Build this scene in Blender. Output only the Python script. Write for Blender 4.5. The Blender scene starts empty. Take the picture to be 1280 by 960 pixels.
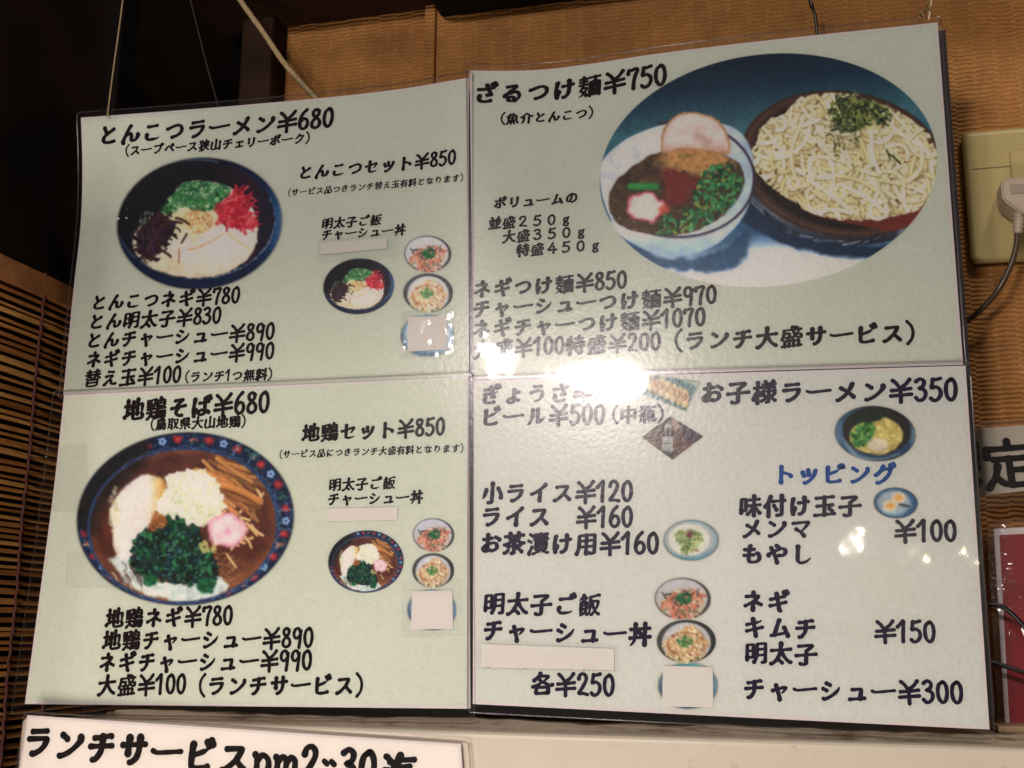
import bpy, bmesh, math, random
import numpy as np
from mathutils import Matrix, Vector

# ------------------------------------------------------------------ camera, world, lamps, exposure
SC = bpy.context.scene
COL = SC.collection
FOC = 1457.04                                   # focal length in pixels of a 1280 wide picture
CAM = np.array([0.50851652, -0.69866528, 0.05180404])
ROT = np.array([[0.969920449, 0.243305507, 0.00753538],
                [0.042711633, -0.200578417, 0.978746375],
                [0.239645651, -0.948984275, -0.204937009]])   # world -> camera
cd = bpy.data.cameras.new('camera'); cam = bpy.data.objects.new('camera', cd); COL.objects.link(cam)
cd.sensor_width = 36; cd.lens = FOC/1280*36; cd.clip_start = .02; cd.clip_end = 50
M4 = Matrix(ROT.T.tolist()).to_4x4(); M4.translation = Vector(CAM.tolist()); cam.matrix_world = M4
SC.camera = cam
cd.dof.use_dof = False

w = bpy.data.worlds.new('World'); SC.world = w; w.use_nodes = True
w.node_tree.nodes['Background'].inputs[0].default_value = (1.0, .82, .64, 1)
w.node_tree.nodes['Background'].inputs[1].default_value = .035
SC.view_settings.view_transform = 'Standard'; SC.view_settings.look = 'None'
SC.view_settings.exposure = .08; SC.view_settings.gamma = 1

def ray(px, py):
    d = np.array([(px-640)/FOC, -(py-480)/FOC, -1.0])
    return ROT.T @ d
def at(px, py, Y=0.0):
    """the point of the plane y = Y that the photograph shows at a pixel"""
    r = ray(px, py); return CAM + r*((Y-CAM[1])/r[1])
def at_x(px, py, X):
    r = ray(px, py); return CAM + r*((X-CAM[0])/r[0])
def proj(P):
    p = ROT @ (np.array(P)-CAM); return np.array([640-FOC*p[0]/p[2], 480+FOC*p[1]/p[2]])
def lamp_at(px, py, k, Y=0.0):
    """where a lamp hangs whose mirror image in the film appears at a pixel, k times as far as the sheet"""
    P = at(px, py, Y); d = P-CAM; d[1] = -d[1]; return P+d*k
def area(name, loc, target, sx, sy, power, color, shape='ELLIPSE'):
    l = bpy.data.lights.new(name, 'AREA'); l.shape = shape; l.size = sx; l.size_y = sy; l.energy = power; l.color = color
    o = bpy.data.objects.new(name, l); COL.objects.link(o); o.location = loc
    o.rotation_euler = (Vector(target)-Vector(loc)).to_track_quat('-Z', 'Y').to_euler(); return o
MID = (.3, 0, .2)
WARM = (1.0, .88, .755)
area('ceiling_lamp', (1.15, -1.15, 1.75), MID, .30, .30, 8, WARM)
area('counter_lamp', (.20, -.80, -.42), (.24, 0, .05), .45, .16, 4.3, (1.0, .86, .75))
area('glare_lamp', tuple(lamp_at(752, 476, 2.9)), MID, .23, .075, 11.5, (1.0, .90, .86))
area('glare_lamp', tuple(lamp_at(618, 446, 2.9)), MID, .055, .11, 4.0, (1.0, .90, .86))  # added beside the pendant lamp, for the glare the sheet bends make
area('small_bulb', tuple(lamp_at(1073, 677, 2.5)), MID, .019, .016, .36, (1.0, .88, .74))
area('small_bulb', tuple(lamp_at(1145, 706, 3.0)), MID, .015, .018, .26, (1.0, .80, .55))
area('small_bulb', tuple(lamp_at(1208, 701, 3.0)), MID, .016, .011, .14, (1.0, .80, .55))

# ------------------------------------------------------------------ helpers
def lin(c):
    c = np.asarray(c, float)/255
    return np.where(c <= .04045, c/12.92, ((c+.055)/1.055)**2.4)
def tag(o, label=None, cat=None, group=None, kind=None):
    if label: o['label'] = label
    if cat: o['category'] = cat
    if group: o['group'] = group
    if kind: o['kind'] = kind
    return o
def empty(name, loc, label, cat, group=None):
    o = bpy.data.objects.new(name, None); COL.objects.link(o); o.location = Vector(loc); o.empty_display_size = .02
    return tag(o, label, cat, group)
def link(name, me, mat, parent=None):
    o = bpy.data.objects.new(name, me); COL.objects.link(o)
    if mat: me.materials.append(mat)
    if parent:
        o.parent = parent; o.matrix_parent_inverse = Matrix.Translation(parent.location).inverted()
    return o
def mesh_obj(name, verts, faces, mat, parent=None, smooth=False):
    me = bpy.data.meshes.new(name); me.from_pydata([tuple(map(float, v)) for v in verts], [], [tuple(f) for f in faces]); me.update()
    if smooth: me.polygons.foreach_set('use_smooth', [True]*len(me.polygons))
    return link(name, me, mat, parent)
def np_mesh(name, V, F, mat, parent=None, smooth=True, col=None):
    """fast mesh of quads"""
    me = bpy.data.meshes.new(name)
    me.vertices.add(len(V)); me.vertices.foreach_set('co', np.asarray(V, np.float32).ravel())
    F = np.asarray(F, np.int32); me.loops.add(F.size); me.polygons.add(len(F))
    me.loops.foreach_set('vertex_index', F.ravel())
    me.polygons.foreach_set('loop_start', np.arange(0, F.size, F.shape[1], dtype=np.int32))
    me.polygons.foreach_set('loop_total', np.full(len(F), F.shape[1], np.int32))
    me.polygons.foreach_set('use_smooth', np.full(len(F), smooth))
    me.update(calc_edges=True)
    if col is not None:
        a = me.color_attributes.new('print', 'FLOAT_COLOR', 'POINT')
        a.data.foreach_set('color', np.column_stack([col, np.ones(len(col))]).astype(np.float32).ravel())
    return link(name, me, mat, parent)
def box(name, lo, hi, mat, parent=None, bevel=.0, seg=2):
    bm = bmesh.new(); bmesh.ops.create_cube(bm, size=1)
    for v in bm.verts:
        v.co = [lo[i]+(v.co[i]+.5)*(hi[i]-lo[i]) for i in range(3)]
    if bevel: bmesh.ops.bevel(bm, geom=bm.edges[:]+bm.verts[:], offset=bevel, segments=seg, affect='EDGES', profile=.5)
    me = bpy.data.meshes.new(name); bm.to_mesh(me); bm.free()
    return link(name, me, mat, parent)
def tube_data(pts, rad, n=8, caps=True):
    P = np.array(pts, float); r = np.broadcast_to(np.asarray(rad, float), (len(P),))
    T = np.gradient(P, axis=0); T /= np.linalg.norm(T, axis=1)[:, None]+1e-12
    ref = np.array([0, 1., 0]) if abs(T[0][1]) < .8 else np.array([1., 0, 0])
    V = []; F = []
    for p, t, q in zip(P, T, r):
        a = np.cross(t, ref); a /= np.linalg.norm(a); b = np.cross(t, a); ref = np.cross(a, t) if np.linalg.norm(np.cross(a, t)) > .1 else ref
        for k in range(n):
            th = 2*math.pi*k/n; V.append(p+q*(math.cos(th)*a+math.sin(th)*b))
    for i in range(len(P)-1):
        for k in range(n):
            F.append((i*n+k, i*n+(k+1) % n, (i+1)*n+(k+1) % n, (i+1)*n+k))
    if caps: F.append(tuple(range(n))[::-1]); F.append(tuple((len(P)-1)*n+k for k in range(n)))
    return V, F
def tube(name, pts, rad, mat, parent=None, n=8):
    V, F = tube_data(pts, rad, n); return mesh_obj(name, V, F, mat, parent, True)
def spline(pts, n=8):
    P = [np.array(p, float) for p in pts]; Q = [2*P[0]-P[1]]+P+[2*P[-1]-P[-2]]; out = []
    for i in range(1, len(Q)-2):
        for t in np.linspace(0, 1, n, endpoint=False):
            a, b, c, d = Q[i-1:i+3]
            out.append(.5*((2*b)+(c-a)*t+(2*a-5*b+4*c-d)*t*t+(3*b-a-3*c+d)*t**3))
    return out+[P[-1]]

# ------------------------------------------------------------------ materials
class N:
    def __init__(s, name):
        s.m = bpy.data.materials.new(name); s.m.use_nodes = True; s.t = s.m.node_tree; s.b = s.t.nodes['Principled BSDF']
        s.out = s.t.nodes['Material Output']
    def n(s, kind, **k):
        nd = s.t.nodes.new('ShaderNode'+kind)
        for a, v in k.items():
            if a.startswith('i_'): nd.inputs[a[2:].replace('_', ' ')].default_value = v
            else: setattr(nd, a, v)
        return nd
    def l(s, a, b): s.t.links.new(a, b)
    def set(s, **k):
        for a, v in k.items(): s.b.inputs[a.replace('_', ' ')].default_value = v
        return s
    def coord(s, scale=(1, 1, 1)):
        g = s.n('NewGeometry'); mp = s.n('Mapping'); mp.inputs['Scale'].default_value = scale
        s.l(g.outputs['Position'], mp.inputs['Vector']); return mp.outputs['Vector']
    def noise(s, scale, detail=3, rough=.5, vec=None):
        nd = s.n('TexNoise'); nd.inputs['Scale'].default_value = scale; nd.inputs['Detail'].default_value = detail; nd.inputs['Roughness'].default_value = rough
        s.l(vec if vec else s.coord(), nd.inputs['Vector']); return nd.outputs['Fac']
    def ramp(s, fac, stops):
        r = s.n('ValToRGB'); e = r.color_ramp.elements
        while len(e) < len(stops): e.new(.5)
        for q, (p, c) in zip(e, stops): q.position = p; q.color = (*c, 1)
        s.l(fac, r.inputs['Fac']); return r.outputs['Color']
    def bump(s, h, strength, dist, prev=None):
        b = s.n('Bump'); b.inputs['Strength'].default_value = strength; b.inputs['Distance'].default_value = dist
        s.l(h, b.inputs['Height'])
        if prev: s.l(prev, b.inputs['Normal'])
        return b.outputs['Normal']
    def math(s, op, a, b=None, c=None):
        m = s.n('Math'); m.operation = op
        for i, v in enumerate((a, b, c)):
            if v is None: continue
            if isinstance(v, (int, float)): m.inputs[i].default_value = v
            else: s.l(v, m.inputs[i])
        return m.outputs[0]
    def mix(s, fac, a, b, mode='MIX'):
        m = s.n('Mix'); m.data_type = 'RGBA'; m.blend_type = mode
        for i, v in ((0, fac), (6, a), (7, b)):
            if isinstance(v, (int, float)): m.inputs[i].default_value = v
            elif isinstance(v, tuple): m.inputs[i].default_value = (*v, 1)
            else: s.l(v, m.inputs[i])
        return m.outputs[2]

def simple(name, col, rough=.6, var=.25, scale=40, spec=.5, metal=0, bump=0, bscale=200):
    k = N(name); c = np.array(col)
    f = k.noise(scale, 4, .6)
    k.l(k.ramp(f, [(.25, tuple(c*(1-var))), (.75, tuple(np.minimum(c*(1+var), 1)))]), k.b.inputs['Base Color'])
    k.set(Roughness=rough, Metallic=metal); k.b.inputs['Specular IOR Level'].default_value = spec
    if bump: k.l(k.bump(k.noise(bscale, 4, .6), bump, .001), k.b.inputs['Normal'])
    return k.m

PAPER = np.array([.705, .755, .672])
def paper_mat(name, col=PAPER, printed=False, emboss=.55):
    k = N(name)
    f = k.noise(330, 3, .55); g = k.noise(7, 4, .6)
    t1 = k.ramp(f, [(.3, (.93, .94, .92)), (.7, (1.0, 1.0, 1.0))])
    t2 = k.ramp(g, [(.3, (.945, .95, .90)), (.7, (1.0, .99, .985))])
    if printed:
        a = k.n('Attribute'); a.attribute_name = 'print'; base = a.outputs['Color']
    else: base = tuple(float(x) for x in col)
    c = k.mix(1.0, base, t1, 'MULTIPLY'); c = k.mix(1.0, c, t2, 'MULTIPLY')
    k.l(c, k.b.inputs['Base Color']); k.set(Roughness=.75); k.b.inputs['Specular IOR Level'].default_value = .2
    k.l(k.bump(f, emboss, .0015), k.b.inputs['Normal'])
    return k.m
M_PAPER = paper_mat('green_embossed_paper')
M_WHITE = paper_mat('white_embossed_paper', np.array([.735, .760, .740]))
M_PRINT = paper_mat('photo_print', printed=True)
M_MARGIN = simple('paper_margin', (.76, .70, .70), .7, .03)
M_SHADEPAPER = simple('shaded_strip_paper', (.46, .42, .34), .7, .08, 30)  # white strip paper, the shade it hangs in put into its colour
M_SIGNPAPER = simple('plain_white_paper', (.86, .81, .755), .7, .03)
def cover_mat(name, col):
    k = N(name); k.set(Base_Color=(*col, 1), Roughness=.6); t = k.n('BsdfTransparent'); m = k.n('MixShader'); m.inputs[0].default_value = .84
    k.l(t.outputs[0], m.inputs[1]); k.l(k.b.outputs[0], m.inputs[2]); k.l(m.outputs[0], k.out.inputs['Surface']); return k.m
def ink(name, col):
    k = N(name); k.set(Base_Color=(*col, 1), Roughness=.8); k.b.inputs['Specular IOR Level'].default_value = .08; return k.m
M_INK = ink('black_ink', (.009, .005, .008)); M_INK2 = ink('blue_black_ink', (.014, .009, .034)); M_BLUE = ink('blue_ink', (.012, .075, .30))

def film_mat(name, rough=.034, haze=.33, tint=(1, 1, 1), wrinkle=.09, hz_amt=.70, wscale=24):
    """clear laminating film: lets the paper show through and mirrors the lamps"""
    k = N(name); t = k.t; t.nodes.remove(k.b)
    fr = k.n('Fresnel'); fr.inputs['IOR'].default_value = 1.46
    tr = k.n('BsdfTransparent'); tr.inputs['Color'].default_value = (*tint, 1)
    g1 = k.n('BsdfGlossy'); g1.inputs['Roughness'].default_value = rough
    g2 = k.n('BsdfGlossy'); g2.inputs['Roughness'].default_value = haze
    h = k.noise(330, 3, .55); h2 = k.noise(wscale, 2, .5)
    nb = k.bump(h, .003, .0005); nb2 = k.bump(h2, wrinkle, .004, nb)
    nb3 = k.bump(h, .13, .0006)
    k.l(nb2, g1.inputs['Normal']); k.l(nb3, g2.inputs['Normal']); 
    g3 = k.n('BsdfGlossy'); g3.inputs['Roughness'].default_value = .19; k.l(nb3, g3.inputs['Normal'])
    hz = k.n('MixShader'); hz.inputs[0].default_value = .62; k.l(g2.outputs[0], hz.inputs[1]); k.l(g3.outputs[0], hz.inputs[2])
    gm = k.n('MixShader'); gm.inputs[0].default_value = hz_amt; k.l(g1.outputs[0], gm.inputs[1]); k.l(hz.outputs[0], gm.inputs[2])
    ms = k.n('MixShader'); k.l(k.math('MULTIPLY', fr.outputs[0], 1.35), ms.inputs[0]); k.l(tr.outputs[0], ms.inputs[1]); k.l(gm.outputs[0], ms.inputs[2])
    k.l(ms.outputs[0], k.out.inputs['Surface']); return k.m
M_FILM = film_mat('laminating_film')
M_CRINKLE2 = film_mat('loose_crinkled_film', .10, .3, (1, 1, 1), 2.2, .05, 48)
M_EDGE = film_mat('film_edge', .12, .4, (.90, .86, .88), .0, .4)
M_CRINKLE = film_mat('crinkled_film', .10, .3, (1, 1, 1), .45, .1, 50)

# ------------------------------------------------------------------ brush lettering: centre lines of each character (x, y, x, y ... in 80ths of the em), then a brush
GLYPHS = {
 'm': [[35,35,42,40,47,41,51,41,54,39,57,33,57,12],[12,12,13,36,21,40,27,41,31,40,35,35,35,12]],
 'p': [[12,12,12,0],[13,12,13,40,15,41,26,40,32,38,35,34,37,27,36,20,34,16,30,12,24,11,13,12]],
 'う': [[21,44,23,45,42,49,51,49,59,46,61,44,63,41,65,37,65,31,63,25,60,21,55,16,48,12,43,10,34,8],[31,67,54,65,59,65]],
 'え': [[22,46,48,49,51,48,53,48,53,46,52,43,42,34,40,29],[32,68,57,64],[16,9,19,10,34,25,37,27,40,28,45,27,47,26,49,23,52,13,55,10,60,8,68,8,73,9]],
 'お': [[63,59,75,52,77,49],[32,32,33,29,32,12,31,10,29,10,23,10,20,12,17,15,16,19,16,22,19,26,24,30,29,33,32,32],[17,55,29,54,49,57],[33,69,33,40,34,37,36,36,51,39,59,38,66,35,68,31,69,28,70,24,69,19,66,16,63,13,58,11,51,10,49,10,45,12]],
 'き': [[23,27,22,21,23,16,25,12,29,10,35,8,48,7,59,8,61,10],[46,69,47,63,51,50,60,31,61,28,61,27,60,27,49,28],[20,44,23,43,48,43,68,46,70,48],[21,60,43,59,55,60,65,62]],
 'ぎ': [[73,72,76,66],[24,29,22,28,20,26,19,18,21,13,25,10,31,8,42,7,57,8],[64,70,68,62],[17,43,37,42,47,43,61,45,65,46,66,47],[43,68,44,62,49,48,56,32,58,28,57,27,56,27,46,28],[18,60,23,59,43,59,50,60,60,62]],
 'け': [[26,31,23,22,20,19],[61,67,62,39,60,23,58,17,52,11,48,8,42,8],[39,50,58,50,75,52],[22,67,20,66,19,62,16,38,17,24,17,21,19,19,20,11]],
 'こ': [[26,61,33,60,62,61],[22,29,21,21,22,18,26,13,30,11,39,10,54,10,68,12,70,14]],
 'ご': [[75,73,78,66],[23,30,20,27,20,18,23,14,27,11,35,9,55,9,65,11,68,13],[24,60,57,60,61,60],[66,69,69,63]],
 'ざ': [[23,30,21,23,21,19,24,13,27,11,32,9,41,7,50,7,61,9],[74,74,77,68],[18,55,35,54,47,54,57,55,67,57,69,59,68,64,66,70],[47,68,54,49,61,35,62,32,62,31,60,30,48,31]],
 'し': [[27,67,27,64,26,23,27,17,30,12,33,9,40,7,45,7,52,9,57,10,63,14,67,17,71,21]],
 'す': [[51,44,45,45,40,45,38,45,35,43,33,40,31,34,33,28,37,25,42,24,51,25],[15,57,33,58,75,58],[50,68,51,44,52,36,53,31,50,20,49,17,45,14,38,9,34,8,28,9]],
 'そ': [[53,64,54,61,53,60,35,45,33,40],[44,40,43,36,39,32,36,27,35,21,37,16,39,14,44,10,51,8,59,8],[52,63,52,63],[28,65,48,66,60,65],[16,38,28,39,33,40,45,40,55,41,71,42]],
 'つ': [[15,48,43,56,55,57,60,56,64,54,67,52,71,48,73,42,73,36,71,29,67,24,61,20,55,17,42,14,35,13]],
 'と': [[27,66,37,44],[65,57,43,45,37,43,35,40,26,32,24,27,24,23,24,19,26,15,29,13,33,11,43,9,50,9,60,10,68,11]],
 'な': [[61,57,74,50],[55,22,54,24,51,25,43,25,39,24,36,22,34,19,33,16,34,12,36,9,41,7,49,7,51,8,54,10,56,13,57,18,55,22],[12,58,15,56,22,55,40,57,47,58],[35,69,34,59,30,49,23,35,16,23],[56,44,56,31,58,24,60,22,64,20,72,15]],
 'に': [[40,27,39,22,40,19,42,16,45,14,54,12,61,12,71,13,73,13,73,14],[26,29,22,20,19,18],[44,58,62,58,70,59],[23,67,21,64,17,38,17,23,17,19,19,17,20,9]],
 'の': [[45,62,50,62,56,61,62,58,66,54,70,49,72,45,73,40,73,33,70,23,67,18,62,15,58,12,51,10,48,10,44,11],[44,62,45,56,42,44,40,35,36,24,32,19,30,17,25,16,21,17,18,20,16,23,14,31,15,39,17,46,22,52,30,58,39,62,43,62,44,62]],
 'ば': [[58,22,59,18,58,13,57,11,54,9,50,8,44,8,39,10,36,13,35,16,36,20,38,23,41,24,45,25,54,25,56,25,58,22],[23,28,20,18,16,16],[68,69,70,62,70,61],[76,71,79,65,81,63],[37,51,59,51,73,53],[18,66,14,35,14,23,15,18,16,15,17,7],[59,66,58,63,58,45,59,31,60,26,62,22,66,20,70,18,73,15,75,13]],
 'ま': [[46,23,47,20,46,13,45,11,43,9,38,7,32,7,26,9,23,12,22,16,23,20,25,22,28,24,32,25,43,25,44,25,46,23],[22,60,34,58,43,58,64,60,67,60,69,61],[21,42,53,42,69,44],[46,68,46,30,47,27,50,24,59,20,69,13]],
 'も': [[16,57,30,55,47,55,50,55],[14,36,24,35,34,34,50,35],[38,69,36,68,35,66,31,27,31,20,33,13,36,10,40,9,50,8,59,9,66,13,69,17,70,22,69,29,66,37,64,39,61,40]],
 'や': [[28,47,28,47],[41,69,49,63],[22,62,36,31,43,8],[12,37,13,39,14,41,39,52,50,55,57,57,61,57,67,55,71,52,73,50,73,45,72,39,69,35,64,32,53,32,49,33]],
 'ょ': [[43,20,44,16,44,13,43,9,40,7,37,6,30,6,26,8,23,11,22,14,23,17,25,19,28,21,32,22,39,22,43,20],[44,43,56,43,64,44],[44,55,44,26,44,23,47,20,54,17,62,12]],
 'り': [[25,46,29,49,33,55,38,60,42,62,48,64,53,63,56,61,60,57,62,52,64,39,62,28,59,22,55,17,49,13,41,9,35,8],[29,70,28,69,27,68,25,52,25,44,24,38,24,30]],
 'る': [[38,44,39,43,39,42],[53,10,52,14,51,18,49,20,46,22,42,24,38,24,34,22,32,20,31,16,31,13,33,11,35,10,43,8,51,8,53,10],[26,63,35,64,53,65,56,64,56,63,54,59,39,46,38,45,38,42],[18,29,28,37,37,42,40,41,54,42,60,40,64,37,67,32,69,27,68,21,66,16,64,13,59,10,53,9]],
 'ん': [[45,67,43,66,42,65,30,44,27,36,21,25,15,11,15,9,17,6],[31,37,32,36,38,38,42,39,46,37,47,34,49,29,49,14,51,11,55,9,63,10,69,14,72,18,75,24,76,27,75,30]],
 'イ': [[16,35,30,40,42,46,48,47],[68,66,60,58,50,51,49,48,48,9]],
 'ェ': [[44,46,44,11],[23,46,26,46,64,46,66,46,68,44],[20,11,68,11]],
 'キ': [[16,27,72,36],[16,50,63,57,65,58,66,60],[38,67,49,10,49,7]],
 'ギ': [[64,70,67,63],[44,30,44,30],[72,73,76,67],[16,49,64,56],[37,67,48,8,48,7,52,5],[15,26,41,29,49,31,71,35]],
 'ク': [[38,58,40,58,67,58,68,57,68,55,67,50,64,42,60,34,54,27,49,22,41,16,30,10,27,9,23,9],[42,68,38,59,35,57,27,47,18,40,14,39]],
 'グ': [[65,68,68,62],[39,67,36,62,35,56],[74,72,77,66],[11,37,15,37,18,40,26,47,32,54,34,56,62,56,64,55,64,51,61,40,55,30,48,22,40,15,31,10,24,7,18,8]],
 'サ': [[29,67,29,64,29,31],[58,67,58,37,55,24,51,17,45,12,40,9,36,9],[12,51,74,51]],
 'シ': [[29,65,41,58],[18,12,22,10,26,11,39,16,48,21,56,26,67,36,72,44,73,47],[17,47,29,40]],
 'ス': [[49,33,53,30,60,23,71,11],[22,61,24,61,60,61,61,60,61,59,60,54,58,50,51,37,49,33,45,31,34,21,26,15,18,11,17,11,15,12]],
 'セ': [[32,66,32,19,32,15,33,13,37,11,49,9,65,11,68,12,70,13],[12,43,28,45,34,47,64,53,68,53,68,52,67,47,64,43,59,35,56,32,54,31]],
 'チ': [[45,62,45,35,42,24,38,18,34,13,29,9,23,9],[14,41,73,41],[22,61,44,62,63,65,68,64]],
 'ッ': [[22,46,27,34],[42,53,41,50,45,40,44,36],[69,49,67,47,65,38,62,31,54,20,46,13,40,9,34,6,29,7]],
 'ト': [[34,45,43,44,65,35,67,33,69,29],[34,67,34,63,34,16,34,9]],
 'ネ': [[16,24,22,26,39,33,44,34],[45,69,44,57],[60,31,73,24],[19,57,60,57,62,56,62,53,60,50,52,42,46,38,45,36,44,8]],
 'ビ': [[22,40,33,42,50,47,61,52,62,54],[59,69,62,67,65,62],[70,72,74,64],[23,65,22,62,22,21,23,16,24,13,26,12,29,11,38,9,58,10,64,11,66,12]],
 'ピ': [[22,40,33,42,50,47,61,52,62,54],[77,62,76,67,74,70,72,71,70,71,67,70,65,68,63,66,63,63,64,61,65,59,67,58,73,58,76,60,77,62],[23,65,22,62,22,21,23,16,24,13,26,12,29,11,38,9,58,10,64,11,66,12]],
 'プ': [[68,60,67,62,66,65,67,68,69,71,71,72,74,73,77,72,79,70,80,68,81,64,80,62,78,60,77,59,73,59,70,59,68,60],[18,60,62,60,65,58,66,55,64,45,60,36,56,28,52,24,44,17,37,13,29,10,23,11]],
 'ベ': [[68,64,73,55],[59,59,64,50],[14,29,32,51,35,52,38,53,41,51,45,48,63,29,72,17]],
 'ボ': [[73,71,76,65,79,63],[25,36,20,27,14,20],[62,36,72,21],[64,68,67,62],[44,67,43,64,43,11,42,9,39,8,33,8,29,10],[15,53,71,53]],
 'ポ': [[62,36,72,21],[25,36,20,27,14,20],[74,72,76,68,76,65,74,62,71,61,67,61,65,62,63,64,63,67,63,69,64,72,66,73,70,74,74,72],[44,67,43,64,43,11,42,9,39,8,33,8,29,10],[15,53,71,53]],
 'マ': [[15,59,68,59,70,58,71,57,70,53,66,48,59,39,44,25],[27,36,39,27,44,25,46,21,55,9]],
 'ム': [[42,66,40,64,27,22,26,15],[14,13,23,14,26,15,43,16,68,19],[60,37,66,26,68,20,71,17,73,11,73,8]],
 'メ': [[49,36,49,36],[27,52,46,39,57,30,69,18],[65,64,63,63,60,54,54,43,45,30,36,21,27,15,20,10,16,11]],
 'ャ': [[20,36,60,44,66,44,67,44,66,42,65,39,64,36,56,27,53,25],[32,53,44,12,45,6,45,3]],
 'ュ': [[27,45,56,45,58,44,58,43,58,36,55,12],[19,12,67,12,70,12]],
 'ラ': [[18,46,66,46,68,45,68,41,66,35,63,28,58,22,51,16,43,12,35,9,31,10],[25,64,66,64]],
 'リ': [[62,65,62,36,59,24,55,19,48,13,40,9,38,9,36,10],[25,64,25,33]],
 'ル': [[29,64,28,42,26,28,23,21,19,15,16,11,12,10],[50,65,49,62,50,13,51,13,55,13,61,17,72,25,76,31]],
 'ン': [[20,12,23,11,35,15,44,19,54,26,63,34,72,44,74,47,74,54],[22,62,24,61,36,52]],
 'ー': [[16,39,72,39]],
 '並': [[53,56,53,8],[18,42,22,30,24,23],[26,72,30,64,29,56],[35,56,35,8],[72,44,70,42,62,22],[64,72,58,62,57,56],[11,8,76,8],[13,56,74,56]],
 '中': [[44,72,44,5],[15,27,15,56,15,58,17,58,72,58,73,56,73,27],[15,31,73,31]],
 '丼': [[42,45,46,41,48,38],[13,57,75,57],[60,72,60,5],[11,29,77,29],[28,72,28,40,26,23,22,14,14,6]],
 '介': [[29,41,29,31,27,18,24,13,20,9,16,6,13,6],[59,40,59,5],[12,45,18,48,27,54,36,61,41,67,44,68,46,68,54,60,60,54,67,50,75,46,79,47]],
 '付': [[21,49,17,48,15,46,12,42,11,39],[41,39,49,25],[34,55,77,55],[67,71,67,13,67,8,65,6,64,5,51,5],[29,72,23,57,21,50,22,46,22,5]],
 '取': [[62,27,64,27,65,29,71,44,74,58,74,62,74,63,53,63,51,63,53,51,56,38,60,28,62,27],[62,21,60,19,53,11,47,6],[16,35,35,35],[16,52,35,52],[35,68,35,5],[16,69,16,18],[11,69,41,69],[10,16,17,18,22,18,43,22],[62,27,63,21,70,12,76,7,80,7]],
 '各': [[35,73,34,70,32,65],[11,31,31,38,40,43,42,45],[61,8,64,8,65,9,65,25,64,27,26,28,24,27,23,10,24,8,61,8],[27,60,33,54,42,46,46,45,51,42,67,34,76,32,79,34],[14,52,23,58,27,60,28,63,31,65,61,64,63,64,63,63,61,58,56,54,49,48,47,45]],
 '味': [[13,24,12,18],[13,25,26,24,28,25,28,63,27,65,15,65,13,64,12,27,13,25],[40,60,74,60],[56,72,56,5],[34,11,38,14,43,19,51,31,55,34,59,39,60,40,77,40],[37,40,53,39,62,30,69,19,76,11]],
 '品': [[51,9,51,33,75,33,75,9,51,9],[51,9,51,5],[13,9,13,5],[14,9,14,33,36,33,36,9,14,9],[58,69,62,69,63,68,63,50,62,48,28,48,25,49,25,66,26,69,58,69]],
 '地': [[10,53,29,53],[20,71,20,27,21,24],[57,72,57,23],[41,64,41,14,43,8,48,6,72,7,75,8,77,11,78,15,76,19],[34,41,67,55,74,56,75,53,74,30,72,26,67,25],[10,16,11,19,19,22,21,24,31,27]],
 '大': [[12,49,38,49,43,47],[44,72,43,52,45,47,49,36,54,27,61,17,70,10,75,7],[11,7,13,6,18,9,25,14,29,19,36,30,41,43,46,48,48,49,76,49]],
 '太': [[12,51,38,51,44,48],[44,48,44,48],[34,20,48,7],[44,72,43,54,53,30,59,22,65,14,73,8,75,7,77,7],[33,20,33,24,40,38,42,45,47,50,76,51],[35,21,36,21,35,20],[10,7,12,6,14,7,22,12,31,20,35,20]],
 '子': [[19,67,62,67,64,66,63,62,61,60,46,50,45,49,44,11,43,7,40,5,32,5,25,8],[11,36,77,36]],
 '定': [[44,29,68,29],[43,72,44,69,45,64],[44,47,44,9],[13,52,13,62,14,63,45,63,74,63,75,62,75,52],[24,48,65,48],[23,22,26,20,30,15,34,12,38,10,43,9,46,7,55,6,74,6,78,7],[24,35,23,23,21,20,15,8]],
 '小': [[22,51,18,37,15,29,11,23],[44,71,44,9,43,7,42,5,31,5],[65,52,73,37,76,29,77,23,76,19]],
 '山': [[44,71,44,12],[72,56,72,6],[16,56,16,11,72,11]],
 '料': [[38,68,36,66,32,53],[11,67,14,56,14,53],[45,46,53,41,55,38],[49,66,55,62],[68,72,68,5],[42,21,43,22,45,22,71,27,78,28],[23,72,23,50,22,42,23,33,23,5],[11,46,37,46],[10,13,10,18,14,25,18,35,20,36,25,36,29,35,34,27,34,21]],
 '明': [[46,30,75,30],[13,47,34,47],[13,25,13,18],[47,50,75,50],[13,26,32,25,34,27,34,66,33,68,15,68,13,67,13,26],[37,8,43,19,46,31,47,69,49,69,73,69,75,69,75,67,75,9,74,6,73,5,64,5]],
 '替': [[22,20,66,20],[25,52,30,54,38,54],[61,53,58,50,56,46,53,43,47,39,46,33],[46,33,24,33,22,32,22,8,66,8,66,32,64,33,46,33],[49,66,73,66],[14,66,37,66],[47,54,76,54],[26,72,26,58,23,48,21,44,18,41,13,37,11,37],[11,54,21,54,35,42],[61,72,60,58,61,54,66,47,70,42,76,38,78,38]],
 '有': [[27,34,67,34],[27,20,67,20],[12,62,76,62],[39,73,37,71,36,66,29,53,28,48,27,40,27,5],[11,32,15,35,21,41,31,47,66,47,67,44,67,12,66,7,65,6,64,5,55,5]],
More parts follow.
